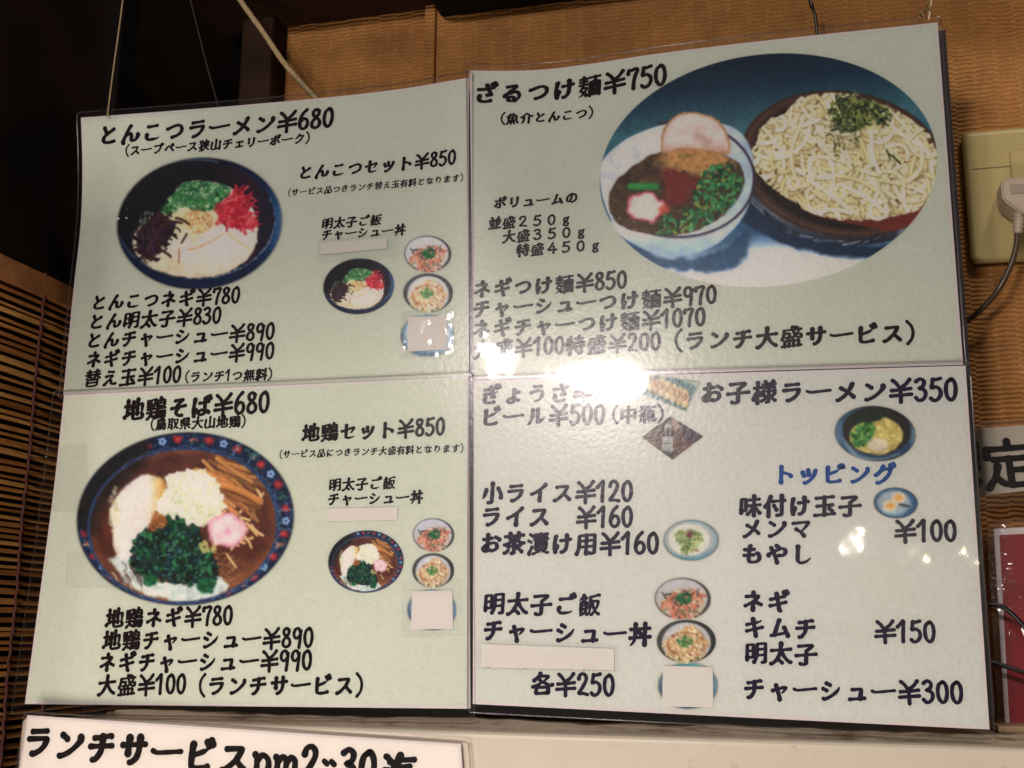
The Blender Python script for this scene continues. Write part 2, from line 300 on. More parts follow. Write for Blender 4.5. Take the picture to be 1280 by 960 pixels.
 '様': [[35,10,49,18,50,19,50,21],[40,32,45,25],[75,32,70,26,67,24,65,23],[45,73,47,68,48,63],[70,72,68,68,66,63],[40,52,75,52],[11,55,31,55],[37,41,77,41],[22,72,21,46,22,5],[38,63,76,63],[57,63,57,34,58,28,57,24,57,7,56,6,55,5,50,5],[58,27,61,25,64,23,66,19,70,14,74,11,77,9],[10,17,10,23,17,38,19,40,23,42,26,41,31,33,31,30]],
 '漬': [[28,5,31,5,45,11,49,11],[11,50,20,45],[62,11,65,11,76,5,80,5],[16,71,23,67,26,64],[37,26,72,26],[37,35,72,35],[24,28,14,8,15,5],[35,61,73,61],[33,69,76,69],[54,69,54,52],[72,35,72,42,71,43,38,43,37,42,37,41,37,18,40,17,71,17,72,19,72,35],[31,52,78,52]],
 '無': [[67,17,70,15,76,5],[21,17,19,16,13,6,10,4],[35,14,35,6],[51,16,55,6],[36,63,36,25],[51,63,51,25],[66,63,66,25],[14,45,74,45],[11,25,76,25],[26,72,24,66,22,57,22,25],[12,55,18,59,27,63,74,63]],
 '特': [[44,25,51,16],[43,64,74,64],[39,33,77,33],[24,72,24,5],[13,56,31,56],[38,48,77,48],[58,72,58,48],[68,48,68,11,67,7,66,5,58,5],[11,27,32,34,34,32],[14,66,13,57,10,44,11,41]],
 '狭': [[41,52,44,43,47,40],[26,39,22,37,15,29,11,25],[74,53,72,52,68,42,66,41],[55,32,65,15,70,11,76,6],[38,61,76,61],[29,71,25,66,19,58,12,52,9,51],[12,71,18,65,24,54,26,46,27,36,27,19,24,9,23,7,22,6,14,5],[56,72,56,39,54,29,51,22,46,16,38,8,34,6,32,6],[36,34,56,34,76,34]],
 '玉': [[60,27,69,18],[43,67,43,8],[15,67,72,67],[18,39,70,39],[11,8,76,8]],
 '瓶': [[50,51,67,51,69,51,70,8,71,7,73,6,77,7,78,9,79,16],[17,72,20,64],[57,38,62,24],[12,56,39,56],[19,56,18,28,16,15,12,7],[11,35,40,35],[51,68,48,8,48,8,51,8,62,10],[44,68,76,68],[35,71,31,60,32,51,32,5]],
 '用': [[19,49,72,49],[19,29,72,29],[44,67,44,6],[12,7,17,19,19,30,19,65,20,66,22,67,70,67,72,66,72,8,70,6,66,5,59,5,55,7]],
 '盛': [[51,25,51,6],[18,52,35,52,37,51,37,44,35,37,33,36,27,36],[36,25,36,6],[57,73,61,72,64,69,65,68,65,64],[21,6,21,24,21,25,24,25,67,25,68,23,68,6],[11,6,77,6],[45,35,55,41,61,46,69,56,72,57],[12,32,16,42,18,53,18,62,19,64,76,64],[47,73,47,68,52,52,55,45,61,38,65,35,68,34,72,33,74,34,76,35,77,39,76,41,75,44]],
 '県': [[29,49,66,49],[44,27,44,5],[11,7,14,8,26,18,29,19],[29,60,66,60],[60,19,63,18,75,8,78,7],[66,60,66,68,64,70,30,70,29,67,29,39,32,38,65,38,66,41,66,60],[15,60,15,29,16,28,76,28]],
 '茶': [[10,36,13,36,26,41,34,46,42,53,44,54,46,54,59,44,66,40,75,36,79,37],[55,21,58,21,61,19,72,8],[11,8,17,9,22,14,27,20,29,21],[44,40,44,8,43,5,36,5],[59,72,59,57],[21,30,67,30],[29,72,29,57],[12,64,76,64]],
 '迄': [[44,72,42,69,41,63],[12,71,15,70,21,63,22,61],[11,43,20,43,22,42,22,16],[60,47,57,43,46,35,40,29,38,25,39,22,43,20,72,20,75,22,76,29],[39,49,57,49,60,48,67,49],[32,52,38,62,41,63,76,63],[11,8,14,12,17,14,22,15,25,15,34,9,42,7,69,7,77,8]],
 '限': [[24,23,29,25,32,29,32,34,30,39,25,49,30,63,30,68,30,69,28,69,16,69,14,69,14,5],[63,22,66,23,75,30],[42,54,72,54],[42,39,69,39,71,40,72,42,71,69,70,69,44,69,43,69,42,68,42,8,44,7,49,8,57,10,58,12],[56,39,56,35,58,30,60,24,63,21,64,17,71,10,76,7]],
 '飯': [[24,58,26,50],[50,6,53,7,61,15,64,16],[15,39,34,39],[24,69,27,68,33,63],[15,9,21,10,27,13,32,14],[15,28,32,28,34,28,34,30,34,47,34,50,18,50,15,49,15,47,15,28],[47,50,71,50,74,49,74,47,73,43,71,33,66,23,64,20],[77,69,73,70,61,67,49,66,47,65,46,30,44,16,40,6],[30,20,32,15,33,13,35,9],[15,28,15,10,12,5],[24,72,24,70,10,57],[53,50,53,45,56,34,61,24,63,20,64,16,74,7,76,6,77,6]],
 '魚': [[68,18,76,7],[51,16,55,6],[35,15,36,6],[22,18,20,16,13,6,10,5],[20,40,68,40],[22,53,26,55,68,54,68,53,68,27,66,26,21,26,20,28,20,49,22,53],[12,51,17,53,19,55,28,67,30,68,50,68,52,67,52,66,52,63,44,50,44,26]],
 '鳥': [[56,19,59,13],[30,17,31,7],[21,36,77,36],[43,17,45,9],[46,74,42,72,42,67],[21,57,66,57],[17,17,15,11,12,6],[21,46,65,46,65,47,66,49,66,64,65,66,62,67,24,67,22,66,21,64,21,29,22,26,72,26,74,25,74,16,73,9,71,6,70,5,61,4]],
 '鶏': [[24,20,28,18,33,12],[46,19,45,14,43,7],[48,38,78,38],[11,68,23,69,37,71,42,70],[61,20,64,12],[40,61,35,50],[23,61,25,52],[68,22,71,16],[12,59,14,52,13,49],[48,56,73,56],[60,73,59,67],[54,18,54,9],[11,27,39,27],[12,39,38,39],[48,47,73,47,73,65,71,66,51,66,49,65,48,64,48,29,50,28,76,28,77,27,77,18,75,6,72,4,66,4],[25,45,25,31,24,20,19,12,14,7,12,6,11,6]],
 '麺': [[56,23,66,23],[62,68,62,64,60,52],[55,38,66,38],[12,57,35,57],[44,68,77,68],[12,67,37,67],[45,8,76,8],[66,52,66,8],[19,23,22,21,31,14,33,11,33,8],[11,46,37,46],[20,35,33,35,34,34,34,30,30,22,25,15,18,9,11,6],[55,52,55,8],[45,4,45,49,46,51,48,52,74,52,76,51,76,5],[24,72,24,49,20,36,18,34,12,25]],
 'ｇ': [[32,11,31,9,27,4,26,0,27,0,31,0],[54,49,57,38,56,32,51,26,48,25,43,24,34,26,31,31,29,38,30,41,32,46,37,49,40,50,47,50,53,49,65,49],[33,27,30,21,29,17,30,15,32,11,40,11,55,10,60,9,62,7,64,4,63,0,61,0,57,0]],
}
# hand drawn digits and signs: strokes of (x, y) in a unit em box, y up from the baseline
HAND = {
 '0': (.52, [[(.27,.76),(.14,.66),(.09,.42),(.13,.16),(.25,.03),(.37,.12),(.43,.38),(.40,.64),(.30,.78),(.24,.74)]]),
 '1': (.48, [[(.04,.56),(.14,.66),(.27,.80),(.27,.66),(.25,.34),(.24,.02)]]),
 '2': (.52, [[(.08,.60),(.13,.74),(.26,.79),(.37,.70),(.37,.54),(.24,.30),(.08,.06),(.24,.07),(.44,.03)]]),
 '3': (.52, [[(.09,.70),(.24,.79),(.37,.70),(.33,.53),(.19,.45),(.36,.40),(.42,.24),(.33,.07),(.18,.02),(.07,.12)]]),
 '4': (.56, [[(.32,.78),(.20,.50),(.06,.26),(.28,.25),(.52,.26)],[(.37,.52),(.37,.25),(.36,.00)]]),
 '5': (.52, [[(.16,.76),(.28,.76),(.43,.80)],[(.16,.76),(.13,.58),(.11,.46),(.26,.50),(.40,.40),(.42,.22),(.32,.06),(.18,.01),(.08,.09)]]),
 '6': (.52, [[(.36,.80),(.20,.64),(.10,.40),(.10,.16),(.22,.02),(.37,.08),(.43,.24),(.37,.40),(.24,.43),(.11,.30)]]),
 '7': (.50, [[(.07,.60),(.09,.74),(.20,.73),(.34,.78),(.43,.74),(.34,.52),(.28,.28),(.26,.02)]]),
 '8': (.52, [[(.38,.70),(.26,.78),(.13,.69),(.15,.54),(.27,.44),(.41,.30),(.41,.12),(.26,.02),(.11,.10),(.11,.27),(.24,.43),(.36,.57),(.38,.70)]]),
 '9': (.52, [[(.40,.62),(.30,.77),(.15,.72),(.09,.54),(.15,.39),(.28,.39),(.39,.52),(.42,.72),(.40,.44),(.37,.20),(.34,.00)]]),
 '¥': (.92, [[(.18,.78),(.30,.68),(.44,.48)],[(.78,.82),(.64,.64),(.46,.48),(.46,.26),(.46,-.04)],[(.14,.40),(.40,.42),(.82,.48)],[(.10,.19),(.40,.22),(.84,.26)]]),
 '(': (.50, [[(.42,.86),(.26,.66),(.20,.40),(.26,.12),(.42,-.08)]]),
 ')': (.50, [[(.08,.86),(.24,.66),(.30,.40),(.24,.12),(.08,-.08)]]),
 ':': (.55, [[(.12,.50),(.20,.44)],[(.32,.50),(.40,.44)]]),
 'ー': (1.0, [[(.08,.40),(.20,.36),(.50,.39),(.92,.44)]]),
 'p': (.62, [[(.10,.52),(.16,.42),(.16,.10),(.15,-.22)],[(.16,.36),(.30,.52),(.46,.44),(.50,.24),(.40,.06),(.26,.02),(.16,.10)]]),
 'm': (.80, [[(.08,.50),(.13,.40),(.12,.02)],[(.13,.36),(.26,.52),(.37,.44),(.37,.02)],[(.38,.36),(.50,.52),(.62,.44),(.63,.12),(.70,.02)]]),
 '*': (.50, [[(.42,.80),(.16,.76)],[(.13,.60),(.36,.66),(.42,.74)],[(.42,.20),(.30,.04)]]),
 '定': (1.0, [[(.5,.93),(.5,.80)],[(.08,.62),(.08,.78)],[(.08,.78),(.92,.78)],[(.92,.78),(.92,.62)],[(.2,.56),(.82,.56)],[(.5,.56),(.5,.04)],[(.5,.32),(.82,.32)],[(.26,.42),(.2,.2),(.05,-.02)],[(.2,.2),(.36,.05),(.55,.01)],[(.5,.01),(.96,.01)]]),
 'g': (1.0, [[(.64,.46),(.48,.50),(.38,.40),(.44,.28),(.58,.28),(.64,.38),(.58,.48)],[(.46,.28),(.40,.18),(.56,.16),(.68,.08),(.62,-.04),(.44,-.06),(.36,.02),(.44,.14)],[(.60,.46),(.70,.54)]]),
}
WIDE = {'W2':'2','W3':'3','W4':'4','W5':'5','W0':'0'}
def decode(s):
    return [[(w[i]/80-.05, w[i+1]/80-.1) for i in range(0, len(w), 2)] for w in s]
def glyph(ch):
    if ch in HAND:
        a, st = HAND[ch]
        return (a, [[(x, y*1.06) for x, y in s] for s in st]) if ch.isdigit() else (a, st)
    if ch == ' ' or ch == '　': return 1.0, []
    if ch in '０２３４５':
        a, st = HAND[chr(ord(ch)-0xFEE0)]
        return 1.0, [[(.5+(x-.26)*1.25, .05+y*.93) for x, y in s] for s in st]
    k = .88 if ord(ch) < 0x3100 else .95            # kana sit small in their square
    return 1.0, [[(.5+(x-.5)*k, .36+(y-.36)*k) for x, y in s] for s in decode(GLYPHS[ch])]
def resample(pts, step=.035):
    P = np.array(pts, float)
    if len(P) > 2:  # Catmull-Rom
        Q = np.vstack([2*P[0]-P[1], P, 2*P[-1]-P[-2]]); out = []
        for i in range(1, len(Q)-2):
            p0, p1, p2, p3 = Q[i-1:i+3]
            n = max(2, int(np.linalg.norm(p2-p1)/step))
            t = np.linspace(0, 1, n, endpoint=False)[:, None]
            a, b = np.linalg.norm(p1-p0), np.linalg.norm(p2-p1)
            c = np.linalg.norm(p3-p2)
            m1 = (p2-p0)*min(.5, .5*2*b/(a+b+1e-6)); m2 = (p3-p1)*min(.5, .5*2*b/(b+c+1e-6))
            out.append((2*t**3-3*t**2+1)*p1+(t**3-2*t**2+t)*m1+(-2*t**3+3*t**2)*p2+(t**3-t**2)*m2)
        out.append(P[-1:]); return np.vstack(out)
    n = max(2, int(np.linalg.norm(P[1]-P[0])/step)+1)
    return P[0]+(P[1]-P[0])*np.linspace(0, 1, n)[:, None]
def brush(ch, rng, weight=1.0):
    """strokes of one character as arrays (x, y, radius), in em units"""
    adv, st = glyph(ch)
    hand = ch in HAND or ch in '０２３４５'
    total = sum(np.sum(np.linalg.norm(np.diff(np.array(s), axis=0), axis=1)) for s in st) if st else 0
    R = .083 if not hand else .078
    if not hand: R *= np.clip((3.9/max(total, .1))**.62, .38, 1.06)
    if ch in '()ー:': R = .066
    if ch == '¥': R = .078
    if ch == '定': R = .075
    out = []
    for s in st:
        q = resample(s)
        d = np.diff(q, axis=0); L = np.concatenate([[0], np.cumsum(np.linalg.norm(d, axis=1))]); T = L[-1]
        if T < 1e-4: continue
        u = L/T
        tang = np.gradient(q, axis=0); tang /= np.linalg.norm(tang, axis=1)[:, None]+1e-9
        hor = np.abs(tang[:, 0])**2
        w = 1.0-.20*hor+.10*(1-hor)
        e0 = np.exp(-(L/.07)**2); e1 = np.exp(-((T-L)/.07)**2)
        v = q[-1]-q[max(0, len(q)-4)]; v = v/(np.linalg.norm(v)+1e-9)
        w = w*(1-.10*np.sin(np.pi*u))
        w += .12*e0
        if v[0] < -.35 and v[1] < -.2 and T > .25: w *= 1-.55*np.clip((u-.55)/.45, 0, 1)**1.4
        elif v[0] > .35 and v[1] > .35 and T > .2: w *= 1-.6*np.clip((u-.7)/.3, 0, 1)
        else: w += .10*e1
        if hand: w = 1-.12*hor+.12*e0+.08*e1
        if not hand:
            # brush habit: rising to the right, slightly arched horizontals
            y = q[:, 1]+(q[:, 0]-.5)*.10
            x = q[:, 0]+(y-.4)*.04
            q = np.stack([x, y], 1)
        r = R*weight*w*(1+.05*np.sin(L*14+rng.uniform(0, 6)))
        out.append(np.column_stack([q, r]))
    return adv, out

# ------------------------------------------------------------------ laminated sheets
class Sheet:
    def __init__(s, label, corners, Y0, margins, top=None, left=None, bg=M_PAPER, cat='menu', group='laminated menu sheets hung in a block of four', name='laminated_menu', rim=(.75, .70, .68), inset=.0015):
        # corners in the photograph: top-left, top-right, bottom-right, bottom-left ; margins of clear film (m): left, right, top, bottom
        s.Y0 = Y0; s.c = [at(x, y, Y0)[[0, 2]] for x, y in corners]
        s.W = np.linalg.norm(s.c[1]-s.c[0]); s.H = np.linalg.norm(s.c[3]-s.c[0])
        s.tu = s.td = s.lv = s.ld = None
        if top:
            s.tu, s.td = np.array([t[0] for t in top]), np.array([s.depth(t[0], 1, t[1], 1) for t in top])
        if left:
            s.lv, s.ld = np.array([t[0] for t in left]), np.array([s.depth(0, t[0], t[1], 0) for t in left])
        s.root = empty(name, (*[(s.c[3][0]+s.c[2][0])/2], Y0, min(s.c[3][1], s.c[2][1])), label, cat, group)
        m = margins; s.mu0, s.mu1 = -m[0]/s.W, 1+m[1]/s.W; s.mv1, s.mv0 = 1+m[2]/s.H, -m[3]/s.H
        s.grid('paper_sheet', 0, 1, 0, 1, M_MARGIN, .0, 40, 28)
        iu, iv = inset/s.W, inset/s.H
        if bg: s.grid('printed_background', iu, 1-iu, iv, 1-iv, bg, .0001, 40, 28)
        s.grid('film', s.mu0, s.mu1, s.mv0, s.mv1, M_FILM, .0009, 60, 44, True)
        # the sealed rim of the film
        a = []
        def arc(cu, cv, t0):
            for k in range(6):
                t = t0+k/5*math.pi/2; a.append((cu+math.cos(t)*R/s.W, cv+math.sin(t)*R/s.H))
        R = .003
        def run(u0, v0, u1, v1):
            for k in range(1, 30): a.append((u0+(u1-u0)*k/30, v0+(v1-v0)*k/30))
        ru, rv = R/s.W, R/s.H
        arc(s.mu1-ru, s.mv1-rv, 0); run(s.mu1-ru, s.mv1, s.mu0+ru, s.mv1)
        arc(s.mu0+ru, s.mv1-rv, math.pi/2); run(s.mu0, s.mv1-rv, s.mu0, s.mv0+rv)
        arc(s.mu0+ru, s.mv0+rv, math.pi); run(s.mu0+ru, s.mv0, s.mu1-ru, s.mv0)
        arc(s.mu1-ru, s.mv0+rv, 1.5*math.pi); run(s.mu1, s.mv0+rv, s.mu1, s.mv1-rv)
        a.append(a[0])
        tube('film_edge', [s.P(u, v, .0006) for u, v in a], .00045, M_EDGE, s.root, 8)
    def XZ(s, u, v):
        u = np.asarray(u, float)[..., None]; v = np.asarray(v, float)[..., None]
        return (s.c[0]*(1-u)+s.c[1]*u)*v+(s.c[3]*(1-u)+s.c[2]*u)*(1-v)
    def depth(s, u, v, shift, axis):
        X, Z = s.XZ(u, v); p0 = proj((X, s.Y0, Z))[axis]; p1 = proj((X, s.Y0+.001, Z))[axis]
        return shift/((p1-p0)/.001)
    def Y(s, u, v):
        y = np.full(np.shape(u), s.Y0, float)
        if s.tu is not None: y = y+smooth_interp(u, s.tu, s.td)*np.clip(v, 0, 1.05)**2
        if s.lv is not None: y = y+smooth_interp(v, s.lv, s.ld)*(1-np.clip(u, -.05, 1))**2
        return y
    def P(s, u, v, off=0):
        xz = s.XZ(u, v); y = s.Y(np.asarray(u, float), np.asarray(v, float))-off
        return np.stack([xz[..., 0], y, xz[..., 1]], -1)
    def uv(s, X, Z):
        u = np.full(np.shape(X), .5); v = u.copy()
        for _ in range(7):
            f = s.XZ(u, v); e = 1e-3
            fu = (s.XZ(u+e, v)-f)/e; fv = (s.XZ(u, v+e)-f)/e
            dx, dz = X-f[..., 0], Z-f[..., 1]; D = fu[..., 0]*fv[..., 1]-fv[..., 0]*fu[..., 1]
            u = u+(dx*fv[..., 1]-dz*fv[..., 0])/D; v = v+(fu[..., 0]*dz-fu[..., 1]*dx)/D
        return u, v
    def on(s, X, Z, off=0):
        u, v = s.uv(X, Z); return np.stack([X, s.Y(u, v)-off, Z], -1)
    def pix(s, px, py, off=0):
        """point of the bowed sheet that the photograph shows at a pixel"""
        px = np.asarray(px, float); py = np.asarray(py, float)
        d = np.stack([(px-640)/FOC, -(py-480)/FOC, -np.ones_like(px)], -1) @ ROT
        Y = np.full(px.shape, s.Y0)
        for _ in range(6):
            t = (Y-CAM[1])/d[..., 1]; X = CAM[0]+d[..., 0]*t; Z = CAM[2]+d[..., 2]*t
            u, v = s.uv(X, Z); Y = s.Y(u, v)
        return np.stack([X, Y-off, Z], -1)
    def grid(s, name, u0, u1, v0, v1, mat, off, nu, nv, rounded=False):
        U, V = np.meshgrid(np.linspace(u0, u1, nu+1), np.linspace(v0, v1, nv+1))
        if rounded:
            R = .003; ru, rv = R/s.W, R/s.H
            # vertices that fall in a corner slide onto its arc
            for _ in range(1):
                lu = np.where(U < u0+ru, u0+ru, np.where(U > u1-ru, u1-ru, U)); lv = np.where(V < v0+rv, v0+rv, np.where(V > v1-rv, v1-rv, V))
                du, dv = (U-lu)/ru, (V-lv)/rv; m = np.maximum(abs(du), abs(dv)); h = np.hypot(du, dv)+1e-9
                k = np.where((abs(du) > 0) & (abs(dv) > 0), m/h, 1); U, V = lu+du*ru*k, lv+dv*rv*k
        P = s.P(U, V, off).reshape(-1, 3); i = np.arange((nu+1)*(nv+1)).reshape(nv+1, nu+1)
        F = np.stack([i[:-1, :-1], i[:-1, 1:], i[1:, 1:], i[1:, :-1]], -1).reshape(-1, 4)
        return np_mesh(name, P, F, mat, s.root)
    def text(s, body, p0, p1, mat=None, weight=1.0, aspect=1.0, rng=np.random.default_rng(5)):
        A = s.pix(*p0)[[0, 2]]; B = s.pix(*p1)[[0, 2]]
        strokes = []; x = 0
        for ch in body:
            adv, st = brush(ch, rng, weight)
            for q in st:
                q = q.copy(); q[:, 0] += x; strokes.append(q)
            x += adv
        x0 = min((q[:, 0]-q[:, 2]).min() for q in strokes); x1 = max((q[:, 0]+q[:, 2]).max() for q in strokes)
        L = np.linalg.norm(B-A); e = (B-A)/L; n = np.array([-e[1], e[0]]); em = L/(x1-x0)
        V = []; F = []; cnt = 0; Off = []
        for si, q in enumerate(strokes):
            p = q[:, :2]; r = q[:, 2:3]
            t = np.gradient(p, axis=0); t /= np.linalg.norm(t, axis=1)[:, None]+1e-9; nn = np.stack([-t[:, 1], t[:, 0]], 1)
            l, rr = p+nn*r, p-nn*r; m = len(p)
            ring = np.stack([l, rr], 1).reshape(-1, 2)
            for i in range(m-1): F.append((cnt+2*i, cnt+2*i+1, cnt+2*i+3, cnt+2*i+2))
            V.append(ring); c2 = cnt+2*m
            for (pt, tt, rad, sgn) in ((p[0], -t[0], r[0, 0], 0), (p[-1], t[-1], r[-1, 0], 1)):
                an = math.atan2(tt[1], tt[0]); th = an+np.linspace(-math.pi/2, math.pi/2, 8)
                V.append(pt+rad*np.stack([np.cos(th), np.sin(th)], 1)); F.append(tuple(range(c2, c2+8))); c2 += 8
            Off += [.0002+.000004*(si % 8)]*(c2-cnt); cnt = c2
        V = np.vstack(V); V[:, 0] -= x0
        XZ = A+np.outer(V[:, 0]*em, e)+np.outer((V[:, 1]+.03)*em*aspect, n)
        P = s.on(XZ[:, 0], XZ[:, 1]); P[:, 1] -= np.array(Off)
        return mesh_obj('text_line', P, F, mat or s.ink, s.root)
    def patch(s, name, quad, mat, off, label=None, nu=6, nv=4, z=.0):
        """a piece of paper or tape lying on the sheet, given by its corners in the photograph"""
        q = [np.array(p, float) for p in quad]
        U, V = np.meshgrid(np.linspace(0, 1, nu+1), np.linspace(0, 1, nv+1)); U = U.ravel()[:, None]; V = V.ravel()[:, None]
        px = (q[0]*(1-U)+q[1]*U)*(1-V)+(q[3]*(1-U)+q[2]*U)*V
        P = s.pix(px[:, 0], px[:, 1], off); n = len(P)
        back = P.copy(); back[:, 1] += min(off*.6, .00025)
        i = np.arange(n).reshape(nv+1, nu+1)
        F = np.stack([i[:-1, :-1], i[1:, :-1], i[1:, 1:], i[:-1, 1:]], -1).reshape(-1, 4).tolist()
        edge = list(i[0, :])+list(i[1:, -1])+list(i[-1, -2::-1])+list(i[-2:0:-1, 0])
        F += [(a, b, b+n, a+n) for a, b in zip(edge, edge[1:]+edge[:1])]
        o = mesh_obj(name, np.vstack([P, back]), F, mat, s.root); tag(o, label); return o
    def picture(s, pic, fx, fy, stride=1, white=(176, 172, 148), off=.00012, name='printed_photo', label=None, base=PAPER, gain=1.0):
        """lay a painted print on the sheet; fx, fy turn the painting's own coordinates into places in the photograph"""
        c, a, X, Y = pic.img, pic.al, pic.X, pic.Y
        if stride > 1:
            h, w_ = (c.shape[0]//stride)*stride, (c.shape[1]//stride)*stride
            f = lambda z: z[:h, :w_].reshape(h//stride, stride, w_//stride, stride, -1).mean((1, 3))
            c, a, X, Y = f(c), f(a)[..., 0], f(X)[..., 0], f(Y)[..., 0]
        c = (c*.84+c.mean(-1, keepdims=True)*.16)*np.array([1.0, .985, .94]); alb = lin(np.clip(c, 0, 255))/lin(white)*base*gain
        alb = np.clip(alb, 0.003, .92); A = a[..., None]; alb = alb*A+base*(1-A)
        keep = (a[:-1, :-1]+a[1:, :-1]+a[:-1, 1:]+a[1:, 1:]) > 0
        i = np.arange(a.size).reshape(a.shape)
        F = np.stack([i[:-1, :-1], i[1:, :-1], i[1:, 1:], i[:-1, 1:]], -1)[keep]
        used = np.unique(F); remap = np.full(a.size, -1); remap[used] = np.arange(len(used))
        P = s.pix(fx(X, Y).ravel()[used], fy(X, Y).ravel()[used], off)
        o = np_mesh(name, P, remap[F], M_PRINT, s.root, True, alb.reshape(-1, 3)[used]); tag(o, label); return o
def smooth_interp(x, xp, fp):
    # cubic Hermite through the table, flat outside
    x = np.clip(x, xp[0], xp[-1]); m = np.gradient(fp, xp); i = np.clip(np.searchsorted(xp, x)-1, 0, len(xp)-2)
    h = xp[i+1]-xp[i]; t = (x-xp[i])/h
    return (2*t**3-3*t**2+1)*fp[i]+(t**3-2*t**2+t)*h*m[i]+(-2*t**3+3*t**2)*fp[i+1]+(t**3-t**2)*h*m[i+1]

# ------------------------------------------------------------------ painting of the printed photographs
def vnoise(X, Y, scale, seed, octaves=2):
    out = 0; amp = 1; tot = 0
    for o in range(octaves):
        r = np.random.default_rng(seed+o*17); g = r.random((128, 128)); x = X/scale; y = Y/scale
        xi = np.floor(x).astype(int); yi = np.floor(y).astype(int); fx = x-xi; fy = y-yi; fx = fx*fx*(3-2*fx); fy = fy*fy*(3-2*fy)
        G = lambda a, b: g[a % 128, b % 128]
        out = out+amp*((G(yi, xi)*(1-fx)+G(yi, xi+1)*fx)*(1-fy)+(G(yi+1, xi)*(1-fx)+G(yi+1, xi+1)*fx)*fy)
        tot += amp; amp *= .5; scale /= 2
    return out/tot*2-1
class Pic:
    def __init__(s, x0, y0, x1, y1, step, seed=0):
        s.st = step; xs = np.arange(x0, x1, step); ys = np.arange(y0, y1, step); s.X, s.Y = np.meshgrid(xs, ys); s.x0, s.y0 = x0, y0
        s.img = np.zeros((*s.X.shape, 3)); s.al = np.zeros(s.X.shape); s.r = np.random.default_rng(seed); s.clip = None
    def ell(s, cx, cy, rx, ry, ang=0):
        a = math.radians(ang); dx, dy = s.X-cx, s.Y-cy; u = dx*math.cos(a)+dy*math.sin(a); v = -dx*math.sin(a)+dy*math.cos(a)
        q = np.sqrt((u/rx)**2+(v/ry)**2); return (1-q)*min(rx, ry)
    def poly(s, pts, smooth=True):
        if smooth:
            P = [np.array(p, float) for p in pts]; n = len(P); Q = []
            for i in range(n):
                a, b, c, d = P[i-1], P[i], P[(i+1) % n], P[(i+2) % n]
                for t in np.linspace(0, 1, 5, endpoint=False): Q.append(.5*((2*b)+(c-a)*t+(2*a-5*b+4*c-d)*t*t+(3*b-a-3*c+d)*t**3))
        else: Q = [np.array(p, float) for p in pts]
        d = np.full(s.X.shape, 1e9); ins = np.zeros(s.X.shape, bool)
        for a, b in zip(Q, Q[1:]+Q[:1]):
            e = b-a; px, py = s.X-a[0], s.Y-a[1]; t = np.clip((px*e[0]+py*e[1])/(e@e+1e-9), 0, 1)
            d = np.minimum(d, np.hypot(px-e[0]*t, py-e[1]*t))
            c = (a[1] > s.Y) != (b[1] > s.Y)
            if abs(e[1]) > 1e-9: ins ^= c & (s.X < a[0]+(s.Y-a[1])/e[1]*e[0])
        return np.where(ins, d, -d)
    def fill(s, sd, col, soft=1.0, op=1.0, rough=0, rs=20, seed=3):
        if rough: sd = sd+vnoise(s.X, s.Y, rs, seed)*rough
        a = np.clip(sd/(s.st*soft)+.5, 0, 1)*op
        if s.clip is not None: a = a*s.clip
        col = np.asarray(col, float); s.img = s.img*(1-a[..., None])+col*a[..., None]; return a
    def tone(s, sd, amt, scale, seed, soft=1.0, octaves=3):
        """mottle inside a shape"""
        a = np.clip(sd/(s.st*soft)+.5, 0, 1)
        if s.clip is not None: a = a*s.clip
        s.img = s.img*(1+(vnoise(s.X, s.Y, scale, seed, octaves)*amt*a)[..., None])
    def caps(s, x0, y0, x1, y1, r, col, op=1.0, soft=1.0):
        st = s.st; b = r+2*st
        j0 = int((min(x0, x1)-b-s.x0)/st); j1 = int((max(x0, x1)+b-s.x0)/st)+2; i0 = int((min(y0, y1)-b-s.y0)/st); i1 = int((max(y0, y1)+b-s.y0)/st)+2
        j0, i0 = max(j0, 0), max(i0, 0)
        X = s.X[i0:i1, j0:j1]; Y = s.Y[i0:i1, j0:j1]
        if X.size == 0: return
        ex, ey = x1-x0, y1-y0; t = np.clip(((X-x0)*ex+(Y-y0)*ey)/(ex*ex+ey*ey+1e-9), 0, 1)
        a = np.clip((r-np.hypot(X-x0-ex*t, Y-y0-ey*t))/(st*soft)+.5, 0, 1)*op
        if s.clip is not None: a = a*s.clip[i0:i1, j0:j1]
        s.img[i0:i1, j0:j1] = s.img[i0:i1, j0:j1]*(1-a[..., None])+np.asarray(col, float)*a[..., None]
    def strand(s, x, y, ang, L, r, bend, col, dark=None, n=6, wob=.3):
        pts = [(x, y)]; b = bend
        for k in range(n):
            ang += b/n+s.r.normal(0, wob)/n; x += math.cos(ang)*L/n; y += math.sin(ang)*L/n; pts.append((x, y))
        if dark is not None:
            for p, q in zip(pts, pts[1:]): s.caps(p[0]+r*.15, p[1]+r*.3, q[0]+r*.15, q[1]+r*.3, r*1.35, dark, .42, 2.2)
        for p, q in zip(pts, pts[1:]): s.caps(*p, *q, r, col)
        if dark is not None:
            hi = np.minimum(np.asarray(col)*1.12+6, 255)
            for p, q in zip(pts, pts[1:]): s.caps(p[0]-r*.2, p[1]-r*.3, q[0]-r*.2, q[1]-r*.3, r*.4, hi, .6)
    def scatter(s, sd, n, fn):
        """call fn(x, y) at random places inside a shape"""
        idx = np.argwhere(sd > 0)
        if len(idx) == 0: return
        for k in s.r.integers(0, len(idx), n): fn(s.X[tuple(idx[k])], s.Y[tuple(idx[k])])
    def pick(s, cols, j=10): return np.array(cols[s.r.integers(len(cols))], float)+s.r.normal(0, j)
